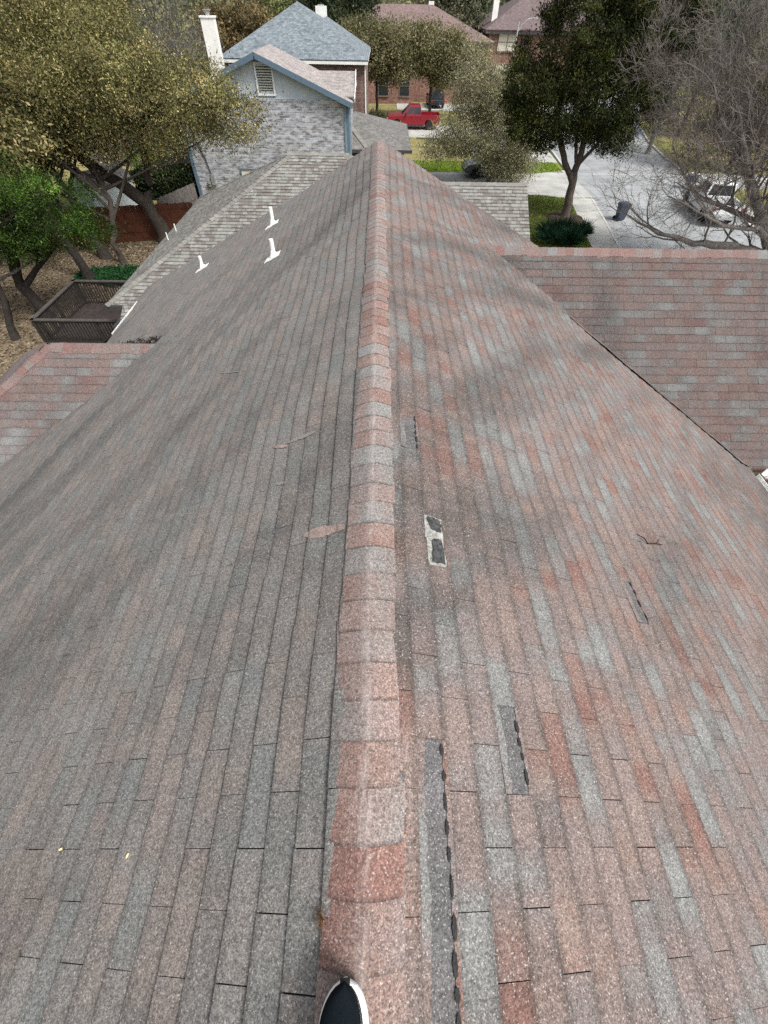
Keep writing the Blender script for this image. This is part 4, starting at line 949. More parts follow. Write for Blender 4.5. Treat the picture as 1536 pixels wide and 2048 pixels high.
def hedge_box(name, label, cat, c, size, n, ls, cols, seed, kind=None):
    rng = np.random.default_rng(seed); p = rng.uniform(-1, 1, (n, 3)); ax = rng.integers(0, 3, n); p[np.arange(n), ax] = np.where(rng.random(n) < .5, -1, 1)*rng.uniform(.82, 1.03, n)
    p *= 1+.06*np.sin(p[:, [1, 2, 0]]*5); P = p*np.array(size)/2+np.array([0, 0, size[2]/2])
    cv = np.array(cols)[rng.integers(0, len(cols), n)]*(1+.3*rng.normal(size=(n, 1))).clip(.5, 1.7)
    o = leaf_mesh(name, P, rng.normal(size=(n, 3))+p*.6, ls*(.6+.8*rng.random(n)), cv, M['leaf'], None, .55, rng); o.location = c
    return tag(o, label, cat, kind=kind)
hedge_box('hedge', 'very dark clipped hedge below the dark timber deck beside the blue house', 'hedge', (-14.9, 37.2, G), (4.4, 2.2, 1.55), 9000, .2, [(.012, .022, .01), (.02, .035, .013), (.03, .05, .018)], 62)
rng = np.random.default_rng(63); n = 9000
P = np.stack([rng.uniform(-16.2, -10.5, n), rng.uniform(22.1, 24.5, n), np.full(n, G)+rng.uniform(.0, .22, n)], 1)
keep = ((P[:, 0]+13.2)/2.7)**2+((P[:, 1]-23.3)/1.15)**2 < 1+.15*np.sin(P[:, 0]*4)
P = P[keep]; n = len(P)
tag(leaf_mesh('ground_cover', P, rng.normal(size=(n, 3))+np.array([0, 0, .4]), .13*(.6+.8*rng.random(n)), np.array([(.012, .05, .018), (.02, .075, .024), (.03, .10, .03)])[rng.integers(0, 3, n)], M['leaf'], None, .6, rng), 'dark green patch of ground cover behind the deck', 'ground cover', kind='stuff')
rng = np.random.default_rng(64); n = 26000
P = np.stack([rng.uniform(-23, -8.6, n), rng.uniform(11, 28.2, n), G+.006+rng.uniform(.0, .03, n)], 1)
d = rng.normal(size=(n, 3)); d[:, 2] *= .25
tag(leaf_mesh('fallen_leaves', P, d, .12*(.6+.9*rng.random(n)), np.array([(.21, .16, .10), (.29, .23, .15), (.135, .10, .06), (.08, .06, .04), (.36, .30, .215)])[rng.integers(0, 5, n)], M['leaf'], None, .55, rng), 'brown fallen oak leaves covering the yard around the deck', 'fallen leaves', kind='stuff')

# ------------------------------------------------------------------ ground, street, pavements
def sheet(name, poly, z, mat, thick=0.0):
    mb = MB(); P = [V((x, y, z)) for x, y in ccw([tuple(p) for p in poly])]
    mb.face(P)
    if thick:
        Q = [p-V((0, 0, thick)) for p in P]
        for i in range(len(P)):
            j = (i+1) % len(P); mb.face([P[i], Q[i], Q[j], P[j]])
    return tag(mb.build(name, mat), kind='structure')
sheet('ground', [(-900, -300), (900, -300), (900, 1500), (-900, 1500)], G, M['drygrass'])
sheet('yard', [(-60, 2), (-7, 2), (-7, 26), (-9, 29), (-11, 29.1), (-24, 26.0), (-60, 22)], G+.004, M['litter'])
KL = [(13.3, 14), (13.9, 24), (14.47, 28.7), (15.1, 33), (15.7, 37.5), (15.9, 41.5), (15.9, 45), (16.4, 51), (16.6, 57), (18.6, 66), (21.5, 73), (27, 84), (33, 100)]
KR = [(23.2, 14), (23.6, 24), (24.0, 28.7), (24.6, 33), (25.2, 37.5), (25.6, 41.5), (25.9, 45), (26.6, 51), (27.6, 57), (30, 66), (33, 73), (38, 84), (45, 100)]
sheet('street', KL+KR[::-1], G+.006, M['street'])
def strip(name, line, off, wd, z, mat, thick, i0=0, i1=None):
    L_ = line[i0:i1]; a = [(x+off, y) for x, y in L_]; b = [(x+off+wd, y) for x, y in L_]
    mb = MB()
    for i in range(len(L_)-1):
        q = [V((*a[i], z)), V((*b[i], z)), V((*b[i+1], z)), V((*a[i+1], z))]; mb.face(q)
        for s_, e_ in ((q[0], q[3]), (q[1], q[2])): mb.face([s_, e_, e_-V((0, 0, thick)), s_-V((0, 0, thick))])
    for e in (0, -1):
        mb.face([V((*a[e], z)), V((*b[e], z)), V((*b[e], z-thick)), V((*a[e], z-thick))])
    return tag(mb.build(name, mat), kind='structure')
strip('kerb', KL, -.15, .15, G+.12, M['kerb'], .13, 0, 5); strip('kerb', KL, -.15, .15, G+.12, M['kerb'], .13, 6, 9); strip('kerb', KR, 0, .15, G+.12, M['kerb'], .13, 0, 5); strip('kerb', KR, 0, .15, G+.12, M['kerb'], .13, 6, None)
strip('sidewalk', KL, -1.75, 1.595, G+.105, M['sidewalk'], .1, 0, 5)
strip('sidewalk', KR, .155, 1.3, G+.105, M['sidewalk'], .1, 0, 5)
sheet('driveway', [(2, 38.3), (13.6, 37.9), (15.85, 37.9), (15.95, 45.6), (13, 44.3), (2, 44.3)], G+.05, M['concrete'], .05)
sheet('driveway', [(-3, 57.6), (16.55, 57.2), (18.4, 65.6), (12, 63.4), (-3, 63.4)], G+.05, M['concrete'], .05)
sheet('driveway', [(2, 73.5), (21.4, 72.9), (24, 78.5), (2, 78.2)], G+.05, M['concrete'], .05)
sheet('driveway', [(25.65, 40.9), (48, 40.2), (48, 44.4), (25.9, 45.1)], G+.05, M['concrete'], .05)
sheet('lawn', [(6, 22), (12.2, 22), (12.69, 28.7), (13.32, 33), (13.9, 37.4), (11.4, 38.2), (6, 38.2)], G+.10, M['lawn'], .1)
sheet('lawn', [(2, 44.4), (13, 44.4), (15.7, 45.8), (15.85, 48), (2, 48)], G+.06, M['lawn_bright'], .06)
sheet('driveway', [(8.5, 48.05), (15.86, 48.05), (16.35, 57), (8.5, 57.3)], G+.05, M['concrete'], .05)
sheet('lawn', [(-4, 63.6), (12, 63.6), (18.2, 66), (21, 72.7), (-4, 73)], G+.06, M['drygrass'], .06)
mb = MB(); prof = [(0, .16), (.5, .20), (.95, .14), (1.25, .02)]
n = 20
for i in range(n):
    for j in range(3):
        f = lambda a, b: V((12.35+math.cos(2*math.pi*a/n)*prof[b][0]*(1+.1*math.sin(a*2.1)), 33.0+math.sin(2*math.pi*a/n)*prof[b][0]*(1+.1*math.sin(a*2.1)), G+.09+prof[b][1]))
        mb.face([f(i, j), f(i+1, j), f(i+1, j+1), f(i, j+1)][::-1])
tag(mb.build('mulch', M['mulch']), kind='structure')
# street joint
mb = MB(); mb.box((20.8, 44.6, G+.011), (9.4, .12, .006)); tag(mb.build('road_joint', M['kerb']), kind='structure')
# grass blades on the near lawns
def grass(name, poly_fn, n, z, cols, seed, label):
    rng = np.random.default_rng(seed); P = poly_fn(rng, n); n = len(P)
    P = np.concatenate([P, np.full((n, 1), z+.035)], 1); d = rng.normal(size=(n, 3))*.5+np.array([0, 0, .8])
    cv = np.array(cols)[rng.integers(0, len(cols), n)]*(1+.25*rng.normal(size=(n, 1))).clip(.5, 1.6)
    tag(leaf_mesh(name, P, d, .12*(.6+.8*rng.random(n)), cv, M['leaf'], None, .28, rng), label, 'grass', kind='stuff')
def lawn1(rng, n):
    y = rng.uniform(26.5, 38.0, n); xr = np.interp(y, [26.5, 28.7, 33, 37.4, 38], [12.5, 12.65, 13.25, 13.8, 12]); x = xr-rng.random(n)*(xr-8.2)
    q = np.stack([x, y], 1); return q[np.hypot(x-12.35, y-33) > 1.2]
grass('grass', lawn1, 22000, G+.10, [(.10, .165, .02), (.13, .20, .03), (.20, .21, .065), (.075, .125, .016), (.26, .23, .11)], 71, 'short green lawn between the grey shingled garage and the sidewalk')
grass('grass', lambda rng, n: np.stack([rng.uniform(2.2, 15.4, n), rng.uniform(44.6, 47.9, n)], 1), 8000, G+.06, [(.11, .20, .014), (.15, .24, .02), (.19, .22, .05)], 72, 'bright green lawn strip behind the dark green car')

# ------------------------------------------------------------------ neighbouring houses
def slab(mb, poly, th, mi=0):
    P = [V(p) for p in poly]; n = (P[1]-P[0]).cross(P[2]-P[0]).normalized(); n = n if n.z > 0 else -n
    if (P[1]-P[0]).cross(P[2]-P[1]).dot(n) < 0: P = P[::-1]
    Q = [p-n*th for p in P]; mb.face(P, mi); mb.face(Q[::-1], mi)
    for i in range(len(P)):
        j = (i+1) % len(P); mb.face([P[i], Q[i], Q[j], P[j]], mi)
def hip(mb, x0, x1, y0, y1, ze, pitch, th=.12, mi=0):
    w_, d_ = x1-x0, y1-y0; h2 = min(w_, d_)/2; zr = ze+pitch*h2
    if w_ >= d_: a, b = (x0+h2, (y0+y1)/2, zr), (x1-h2, (y0+y1)/2, zr)
    else: a, b = ((x0+x1)/2, y0+h2, zr), ((x0+x1)/2, y1-h2, zr)
    c = [(x0, y0, ze), (x1, y0, ze), (x1, y1, ze), (x0, y1, ze)]
    if w_ >= d_: F = [(c[0], c[1], b, a), (c[1], c[2], b), (c[2], c[3], a, b), (c[3], c[0], a)]
    else: F = [(c[0], c[1], a), (c[1], c[2], b, a), (c[2], c[3], b), (c[3], c[0], a, b)]
    for f in F:
        f = [p for i, p in enumerate(f) if i == 0 or (V(p)-V(f[i-1])).length > 1e-4]
        if (V(f[0])-V(f[-1])).length < 1e-4: f = f[:-1]
        slab(mb, f, th, mi)
    return a, b, c
def fascia(name, x0, x1, y0, y1, z, h, mat, root, th=.04):
    mb = MB()
    mb.box(((x0+x1)/2, y0-.0, z-h/2), (x1-x0+2*th, th, h)); mb.box(((x0+x1)/2, y1, z-h/2), (x1-x0+2*th, th, h))
    mb.box((x0, (y0+y1)/2, z-h/2), (th, y1-y0-th*1.1, h)); mb.box((x1, (y0+y1)/2, z-h/2), (th, y1-y0-th*1.1, h))
    return mb.build(name, mat, root)
def window(root, c, wd, ht, pane, frame, nx=2, ny=2, face='-y', depth=.06):
    """frame with glazing bars; the pane is a sub-part"""
    mb = MB(); rz = {'-y': 0, '+x': math.pi/2, '-x': -math.pi/2}[face]; Rm = Matrix.Rotation(rz, 3, 'Z')
    def bx(x, z, sx, sz, dy=0, sy=depth): mb.box(V(c)+Rm @ V((x, dy, z)), (sx, sy, sz), M=Rm)
    fw = .07
    bx(-wd/2, 0, fw, ht+fw); bx(wd/2, 0, fw, ht+fw); bx(0, ht/2, wd-fw, fw); bx(0, -ht/2, wd-fw, fw); bx(0, -ht/2-fw, wd+.2, .05, -.03, depth+.06)
    for i in range(1, nx): bx(-wd/2+wd*i/nx, 0, .05, ht-fw, .004)
    for j in range(1, ny): bx(0, -ht/2+ht*j/ny, wd-fw, .05, .007)
    o = mb.build('window', frame, root)
    mp = MB(); mp.box(V(c)+Rm @ V((0, .03, 0)), (wd-fw*.5, .01, ht-fw*.5), M=Rm); p = mp.build('pane', pane, o)
    return o

# -- low grey house next door: hipped main roof and a garage wing
nb = empty('neighbour_house', (0, 0, 0), 0, 'low house next door with a mixed grey and taupe shingle hip roof', 'house')
pn = (5.2-2.26)/5.94; an = math.atan(pn); cn, sn = math.cos(an), math.sin(an); vn = 5.94/cn
mb = MB(); NH = .143
stagN = lambda k: (k*.137) % .25
O = (0, 20.3, -2.26)
p1 = [(-3.35, 0), (-1.37, 0), (4.57, vn), (-9.29, vn)]
shingles(mb, O, (1, 0, 0), (0, -cn, -sn), (0, -sn, cn), p1, 0., NH, .19, stagN, thick=.010, gap=.003, varw=.38, seed=51)
under(mb, O, (1, 0, 0), (0, -cn, -sn), (0, -sn, cn), p1, 1, nu=10, nv=4)
p1b = [(-8.72, vn), (4.57, vn), (4.57, vn+1.1), (-8.72, vn+1.1)]
shingles(mb, O, (1, 0, 0), (0, -cn, -sn), (0, -sn, cn), p1b, vn-42*NH+.0, NH, .19, stagN, thick=.010, gap=.003, varw=.38, seed=52)
under(mb, O, (1, 0, 0), (0, -cn, -sn), (0, -sn, cn), p1b, 1, nu=6, nv=2)
O2 = (-3.35, 20.3, -2.26); p2 = [(-.01, 0), (.01, 0), (5.94, vn), (-5.94, vn)]
shingles(mb, O2, (0, 1, 0), (-cn, 0, -sn), (-sn, 0, cn), p2, 0., NH, .19, stagN, thick=.010, gap=.003, varw=.38, seed=53)
under(mb, O2, (0, 1, 0), (-cn, 0, -sn), (-sn, 0, cn), p2, 1, nu=6, nv=6)
slab(mb, [(-9.29, 26.24, -5.2), (4.57, 26.24, -5.2), (-1.37, 20.3, -2.26), (-3.35, 20.3, -2.26)], .03, 0)
slab(mb, [(4.57, 14.36, -5.2), (4.57, 26.24, -5.2), (-1.37, 20.3, -2.26)], .03, 0)
mb.build('roof', [M['nb_roof'], M['deck_gap']], nb)
pg_ = .57; ag = math.atan(pg_); cg, sg = math.cos(ag), math.sin(ag)
mb = MB(); Og = (0, 19.05, -2.80); p3 = [(.3, 0), (5.36, 0), (5.36, 4.25/cg), (.3, 4.25/cg)]
shingles(mb, Og, (1, 0, 0), (0, -cg, -sg), (0, -sg, cg), p3, 0., NH, .19, stagN, thick=.010, gap=.003, varw=.38, seed=54)
under(mb, Og, (1, 0, 0), (0, -cg, -sg), (0, -sg, cg), p3, 1, nu=4, nv=3)
slab(mb, [(.3, 19.05, -2.8), (5.36, 19.05, -2.8), (5.36, 23.3, -5.22), (.3, 23.3, -5.22)], .03, 0)
mb.build('garage_roof', [M['nb_roof'], M['deck_gap']], nb)
mb = MB()
for e, t in (((-9.29, 14.36, -5.2), (-3.35, 20.3, -2.26)), ((-9.29, 26.24, -5.2), (-3.35, 20.3, -2.26)), ((4.57, 14.36, -5.2), (-1.37, 20.3, -2.26)), ((4.57, 26.24, -5.2), (-1.37, 20.3, -2.26))):
    e, t = V(e)+V((0, 0, .012)), V(t)+V((0, 0, .012)); d = (t-e).normalized(); caps(mb, e, t, V((d.y, -d.x, 0)), .36, .36, .15, .19, seed=int(e.x*7+e.y), thick=.016, overl=.04)
caps(mb, (-1.2, 20.3, -2.245), (-3.5, 20.3, -2.245), (0, 1, 0), pn, pn, .15, .19, seed=4, thick=.016); caps(mb, (5.36, 19.05, -2.785), (.3, 19.05, -2.785), (0, 1, 0), pg_, pg_, .15, .19, seed=6, thick=.016)
mb.build('ridge_cap', M['nb_cap'], nb)
mb = MB(); mb.box((-2.3, 20.3, (G-5.3)/2), (13.0, 10.8, -G-5.3)); mb.box((2.6, 19.05, (G-5.25)/2+.02), (5.0, 7.6, -G-5.3)); mb.prism([(5.1, 15.3, -5.25), (5.1, 22.8, -5.25), (5.1, 19.05, -3.0)], (-.15, 0, 0))
mb.build('wall', M['brick_pink'], nb)
mb = MB(); mb.box((-9.02, 14.33, -5.29), (.6, .03, .15)); mb.box((-9.31, 20.3, -5.29), (.03, 11.9, .15)); mb.box((-8.735, 13.85, -5.48), (.03, 1.0, .14)); mb.box((-2.07, 13.36, -5.78), (13.3, .03, .14))
mb.build('fascia', M['fascia_dark'], nb)
for (y, v) in ((20.13, 5.80), (19.19, 5.84)):
    b = V((-3.35-v*cn, y, -2.26-v*sn)); mb = MB(); mb.tube([b, b+V((0, 0, .27))], .022, 8); mb.build('vent_pipe', M['pvc'], nb)

# -- pale blue gabled brick house
bl = empty('brick_house', (0, 0, 0), 0, 'two storey whitewashed brick house with a pale blue gable and slatted vent', 'house')
mb = MB(); mb.box((-7.37, 38.6, (G-2.7)/2), (10.66, 5.2, -G-2.7)); mb.build('wall', M['brick_grey'], bl)
mb = MB(); mb.prism([(-12.72, 36.06, -2.702), (-2.02, 36.06, -2.702), (-7.37, 36.06, -.80)], (0, .2, 0)); 
for i in range(26):
    x = -12.4+i*.4; zt = -.86-abs(x+7.37)*.356
    if zt > -2.62: mb.box((x, 36.055, (-2.70+zt)/2), (.014, .014, zt+2.70))
mb.box((-7.37, 36.04, -2.715), (10.7, .05, .07))
mb.build('gable', M['siding'], bl)
mb = MB(); th = .14
pk, el, er = (-7.37, -.72), (-12.98, -2.78), (-1.76, -2.78)
for (ex, ez) in (el, er): slab(mb, [(pk[0], 35.55, pk[1]), (pk[0], 41.1, pk[1]), (ex, 41.1, ez), (ex, 35.55, ez)], th)
slab(mb, [(-5.6, 38.9, -1.70), (-1.72, 38.9, -1.70), (-1.72, 36.35, -2.58), (-5.6, 36.35, -2.58)], .08); slab(mb, [(-5.6, 38.9, -1.70), (-1.72, 38.9, -1.70), (-1.72, 41.6, -2.62), (-5.6, 41.6, -2.62)], .10)
mb.build('roof', M['roof_pinkgrey'], bl)
mb = MB()
for (ex, ez) in (el, er): mb.bar((pk[0], 35.53, pk[1]-.14), (ex, 35.53, ez-.14), .05, .24)
mb.build('rake_board', M['blue_trim'], bl)
mb = MB(); mb.prism([(-1.70, 37.0, -2.5), (-1.70, 40.6, -2.5), (-1.70, 38.9, -1.82)], (-.08, 0, 0)); mb.bar((-1.66, 38.9, -1.72), (-1.66, 36.0, -2.72), .04, .2); mb.build('side_gable', M['white'], bl)
vn_ = MB(); vx, vz = -7.02, -1.86
for sx in (-1, 1): vn_.box((vx+sx*.50, 36.0, vz), (.10, .07, 1.42))
for sz in (-1, 1): vn_.box((vx, 36.0, vz+sz*.66), (.9, .07, .10))
o = vn_.build('gable_vent', M['louver'], bl)
sl_ = MB()
for i in range(11): sl_.box((vx, 36.02, vz-.56+i*.112), (.9, .012, .085), M=Matrix.Rotation(.75, 3, 'X'))
sl_.build('slats', M['louver'], o); bk = MB(); bk.box((vx, 36.052, vz), (.9, .01, 1.2)); bk.build('vent_screen', M['dark'], o)
for (x, y, rr_) in ((-2.28, 35.96, .09), (-1.98, 35.95, .05)):
    mb = MB(); mb.box((x, y, (G-2.95)/2), (rr_*1.5, rr_*1.2, -G-2.95)); mb.bar((x, y, -2.98), (x+.15, y-.25, -2.80), rr_, rr_); mb.build('downspout', M['blue_gutter'], bl)
for (x, a, b) in ((-2.12, .16, .06), (-12.66, .2, .1)): mb = MB(); mb.box((x, 35.96, (G-2.9)/2), (a, b, -G-2.9)); mb.build('corner_trim', M['blue_trim'], bl)
window(bl, (-9.0, 35.97, -6.9), 1.1, 1.5, M['blind'], M['blue_trim'], 1, 2)
for (x, z, a, b) in ((-11.55, -6.75, .26, .55), (-11.85, -6.95, .22, .35)):
    mb = MB(); mb.box((x, 35.9, z), (a, .16, b)); mb.lathe((x, 35.8, z+.02), [(.001, 0), (.07, 0), (.07, .03), (.001, .03)], 12) if a < .25 else None; mb.build('meter_box', M['metal'], bl)
mb = MB(); mb.tube([(-11.6, 35.94, -6.4), (-11.75, 35.94, -5.6), (-12.1, 35.94, -4.6), (-12.3, 35.94, -3.4)], .03, 6); mb.build('conduit', M['fascia_dark'], bl)
mb = MB(); mb.box((-11.12, 41.35, (G+.35)/2), (.82, .62, -G+.35)); mb.box((-11.12, 41.35, .38), (.92, .72, .08)); o = mb.build('chimney', M['chim'], bl)
cp = MB(); cp.tube([(-11.1, 41.35, .4), (-11.1, 41.35, .62)], .13, 10); cp.box((-11.1, 41.35, .66), (.42, .42, .04)); cp.build('chimney_cap', M['metal'], o)
mb = MB(); a, b, c = hip(mb, -6.0, 2.08, 37.45, 46.5, -5.3, .31, .16); mb.build('porch_roof', M['roof_grey'], bl)
mb = MB(); caps(mb, c[1], b, V((1, -1, 0)), .22, .22, .16, .2, seed=8); caps(mb, (-1.0, 37.6, -5.22), (-2.6, 40.8, -4.2), (1, .5, 0), .1, .1, .16, .2, seed=9); mb.build('porch_ridge_cap', M['nb_cap'], bl)
mb = MB(); mb.box((-1.0, 42, (G-5.5)/2), (5.2, 7.6, -G-5.5)); mb.build('porch_wall', M['fascia_dark'], bl)
fascia('gutter', -6.0, 2.08, 37.45, 46.5, -5.32, .16, M['fascia_dark'], bl)  # dark colour stands in for the shade under this eave

# -- dark red brick house with the slate blue hip roof
hp = empty('brick_house', (0, 0, 0), 0, 'dark red brick house with a large slate blue hip roof and small white chimney', 'house')
mb = MB(); mb.box((-7.2, 56.3, (G-2.2)/2), (11.6, 11.6, -G-2.2)); mb.build('wall', M['brick_red'], hp)
mb = MB(); hip(mb, -13.35, -1.12, 50.0, 62.4, -2.03, .475, .10); hip(mb, -9.0, -1.16, 54.0, 63.5, -2.07, .53, .10); mb.build('roof', M['roof_blue'], hp)
fascia('fascia', -13.3, -1.18, 50.06, 62.3, -2.09, .20, M['white'], hp)
mb = MB(); mb.box((-1.38, 50.48, (G-2.3)/2), (.1, .1, -G-2.3)); mb.build('downspout', M['white'], hp)
mb = MB(); mb.box((-5.55, 59.5, -.55), (.95, .8, 2.3)); o = mb.build('chimney', M['chim'], hp)
cp = MB(); cp.box((-5.55, 59.5, .64), (.5, .5, .08)); cp.build('chimney_cap', M['metal'], o)

# -- far brown roofed house behind the oaks
fb = empty('brick_house', (0, 0, 0), 0, 'far red brown brick house with a broad brown hip roof behind the oaks', 'house')
mb = MB(); mb.box((3.1, 86.5, (G-2.5)/2), (20.6, 13.4, -G-2.5)); mb.build('wall', M['brick_pink'], fb)
mb = MB(); hip(mb, -8.0, 14.2, 79, 94, -2.35, .37, .15); hip(mb, -2.5, 4.5, 77.8, 88, -3.9, .5, .15); mb.build('roof', M['roof_brown'], fb)
mb = MB(); mb.box((.9, 79.0, (G-4.0)/2), (6.2, 2.0, -G-4.0)); mb.build('porch_wall', M['brick_pink'], fb)
fascia('fascia', -7.95, 14.15, 79.05, 93.9, -2.5, .2, M['fascia_dark'], fb)
for x in (.2, 3.0): window(fb, (x, 77.95, -6.3), 1.3, 1.9, M['glass_dark'], M['frame'], 1, 2)
mb = MB(); mb.box((6.6, 88.5, -.25), (.7, .7, 1.9)); mb.build('chimney', M['chim'], fb)
# -- far brick house on the right with pale windows
fr = empty('brick_house', (0, 0, 0), 0, 'far two storey brick house with two pale curtained windows beside the street lamp', 'house')
mb = MB(); mb.box((22.4, 94.2, (G-1.7)/2), (15.4, 14.4, -G-1.7)); mb.build('wall', M['brick_pink'], fr)
mb = MB(); hip(mb, 14.05, 31.0, 86.4, 102, -1.62, .5, .15); mb.build('roof', M['roof_mauve'], fr)
fascia('fascia', 14.1, 30.9, 86.45, 101.9, -1.78, .22, M['fascia_dark'], fr)
window(fr, (17.35, 86.96, -2.75), 2.55, 1.75, M['blind'], M['frame'], 2, 2); window(fr, (17.5, 86.96, -5.75), 2.55, 1.75, M['blind'], M['frame'], 2, 2)
mb = MB(); mb.box((15.6, 90.2, -.6), (.75, .8, 3.0)); mb.build('chimney', M['chim'], fr)
# -- pinkish house across the street
fp = empty('brick_house', (0, 0, 0), 0, 'low pinkish brick house across the street behind the bare oak twigs', 'house')
mb = MB(); mb.box((47, 61, (G-5.2)/2), (17, 11, -G-5.2)); mb.build('wall', M['brick_pink'], fp)
mb = MB(); hip(mb, 37.8, 56.2, 54.8, 67.2, -5.15, .42, .15); mb.build('roof', M['roof_mauve'], fp)
fascia('fascia', 37.9, 56.1, 54.9, 67.1, -5.3, .2, M['white'], fp)
for x in (41, 45.5): window(fp, (x, 55.46, -6.5), 1.4, 1.4, M['glass_dark'], M['white'], 2, 1)

# ------------------------------------------------------------------ yard: deck, fences, shed
dk = empty('wooden_deck', (0, 0, 0), 0, 'raised dark stained wooden deck with slatted railings among fallen leaves', 'deck')
x0, x1, y0, y1, zf, zr_ = -12.65, -8.0, 15.0, 18.25, -7.0, -6.06
mb = MB(); n = int((x1-x0)/.145)
for i in range(n): mb.box((x0+(i+.5)*.145, (y0+y1)/2, zf-.02), (.137, y1-y0, .04))
mb.box(((x0+x1)/2, y0+.04, zf-.16), (x1-x0, .05, .22)); mb.box((x0+.04, (y0+y1)/2, zf-.16), (.05, y1-y0-.12, .22)); mb.box(((x0+x1)/2, y1-.04, zf-.16), (x1-x0, .05, .22))
mb.build('deck_floor', M['deckwood'], dk)
for (a, b) in (((x0, y0), (x0, y1)), ((x0, y1), (x1, y1)), ((x0, y0), (x1-1.3, y0))):
    a3, b3 = V((*a, zr_)), V((*b, zr_)); L = (b3-a3).length; d = (b3-a3)/L
    mb = MB(); t = .1
    while t < L-.05:
        p = a3+d*t; mb.box((p.x, p.y, (zf-.22+zr_)/2), (.038, .038, zr_-zf+.16)); t += .115
    mb.bar(a3-V((0, 0, .06)), b3-V((0, 0, .06)), .04, .08); mb.bar(V((a3.x, a3.y, zf+.08)), V((b3.x, b3.y, zf+.08)), .04, .08)
    o = mb.build('railing', M['railwood'], dk)
    cpm = MB(); cpm.bar(a3-d*.06, b3+d*.06, .14, .035); cpm.build('rail_cap', M['railcap'], o)
for (x, y) in ((x0, y0), (x0, y1), (x0, (y0+y1)/2), (-10.4, y0), (-10.4, y1), (x1, y1)):
    mb = MB(); mb.box((x+.0, y, (G+zr_)/2-.04), (.10, .10, zr_-G-.05)); mb.build('post', M['railwood'], dk)
st = MB()
for i in range(5): st.box((-9.55-.28*i, 14.3, zf-.2*(i)-.03), (.30, 1.25, .05))
o = st.build('stairs', M['deckwood'], dk)
for y in (14.92, 13.66):
    mb = MB(); a, b = V((-9.3, y, -6.10)), V((-11.15, y, -7.30)); mb.bar(a, b, .10, .05); mb.bar(a-V((0, 0, .75)), b-V((0, 0, .62)), .05, .09)
    for i in range(15):
        p = a.lerp(b, (i+.5)/15); mb.box((p.x, p.y, p.z-.36), (.036, .036, .66))
    mb.box((a.x, a.y, (a.z+G)/2), (.09, .09, a.z-G)); mb.box((b.x, b.y, (b.z+G)/2), (.09, .09, b.z-G+.05)); mb.build('stair_rail', M['railwood'], dk)
sb = MB(); sb.box((-9.6, 13.1, -7.55), (.9, .35, .06)); sb.box((-9.9, 13.1, -7.78), (.08, .3, .43)); sb.box((-9.3, 13.1, -7.78), (.08, .3, .43))
tag(sb.build('bench', M['railwood']), 'small dark wooden bench below the deck stairs', 'bench')

def picket_fence(name, label, a, b, ht, mat, seed, pw=.142, post=2.4):
    rj = random.Random(seed); root = empty(name, (a[0], a[1], G), 0, label, 'fence'); a3, b3 = V((0, 0, 0)), V((b[0]-a[0], b[1]-a[1], 0)); L = b3.length; d = b3/L; nrm = V((-d.y, d.x, 0)); rz = math.atan2(d.y, d.x)
    n = int(L/pw); mb = MB()
    for i in range(n):
        p = d*((i+.5)*pw)-nrm*.03; h = ht+rj.uniform(-.025, .025); mb.box((p.x, p.y, h/2+.02), (pw-.008, .018+rj.random()*.006, h-.02), M=Matrix.Rotation(rz, 3, 'Z') @ Matrix.Rotation(rj.uniform(-.006, .006), 3, 'Y'))
    mb.build('picket_panel', mat, root)
    for z in (.35, ht*.5, ht-.3):
        mb = MB(); mb.bar(d*.05+nrm*.02+V((0, 0, z)), d*(L-.05)+nrm*.02+V((0, 0, z)), .04, .09); mb.build('rail', mat, root)
    mb = MB(); mb.bar(d*.05-nrm*.055+V((0, 0, .52)), d*(L-.05)-nrm*.055+V((0, 0, .52)), .025, .05); mb.build('rail', mat, root)
    for k in range(int(L/post)+1):
        p = d*(k*post)+nrm*.08; mb = MB(); mb.box((p.x, p.y, ht/2-.1), (.09, .09, ht+.1)); mb.build('post', mat, root)
    return root
picket_fence('wooden_fence', 'red brown stained cedar fence behind the yard of fallen leaves', (-24.5, 26.1), (-10.9, 29.1), 1.78, M['fence_red'], 1)
picket_fence('wooden_fence', 'old grey weathered fence behind the light green shrub and hedge', (-24, 44.3), (-13.0, 47.3), 1.9, M['fence_grey'], 2, pw=.16)
picket_fence('wooden_fence', 'short pale grey gate panel beside the air conditioner', (-13.9, 31.6), (-12.6, 34.9), 1.3, M['fence_grey'], 3, pw=.16)
# shed
sh = empty('garden_shed', (-18.6, 34.6, G), R(-38), 'small pale blue garden shed with a grey roof behind the red fence', 'shed')
mb = MB(); mb.box((0, 0, .72), (2.2, 3.0, 1.44)); mb.prism([(-1.1, -1.5, 1.44), (1.1, -1.5, 1.44), (0, -1.5, 2.0)], (0, 3.0, 0)); mb.build('wall', M['shedwall'], sh)
mb = MB()
for s_ in (-1, 1): slab(mb, [(0, -1.6, 2.08), (0, 1.6, 2.08), (s_*1.25, 1.6, 1.44), (s_*1.25, -1.6, 1.44)], .06)
mb.build('roof', M['roof_grey'], sh)
mb = MB(); mb.box((.1, -1.52, .68), (.85, .04, 1.3)); mb.box((.42, -1.55, .7), (.05, .03, .12)); mb.build('door', M['shedwall'], sh)
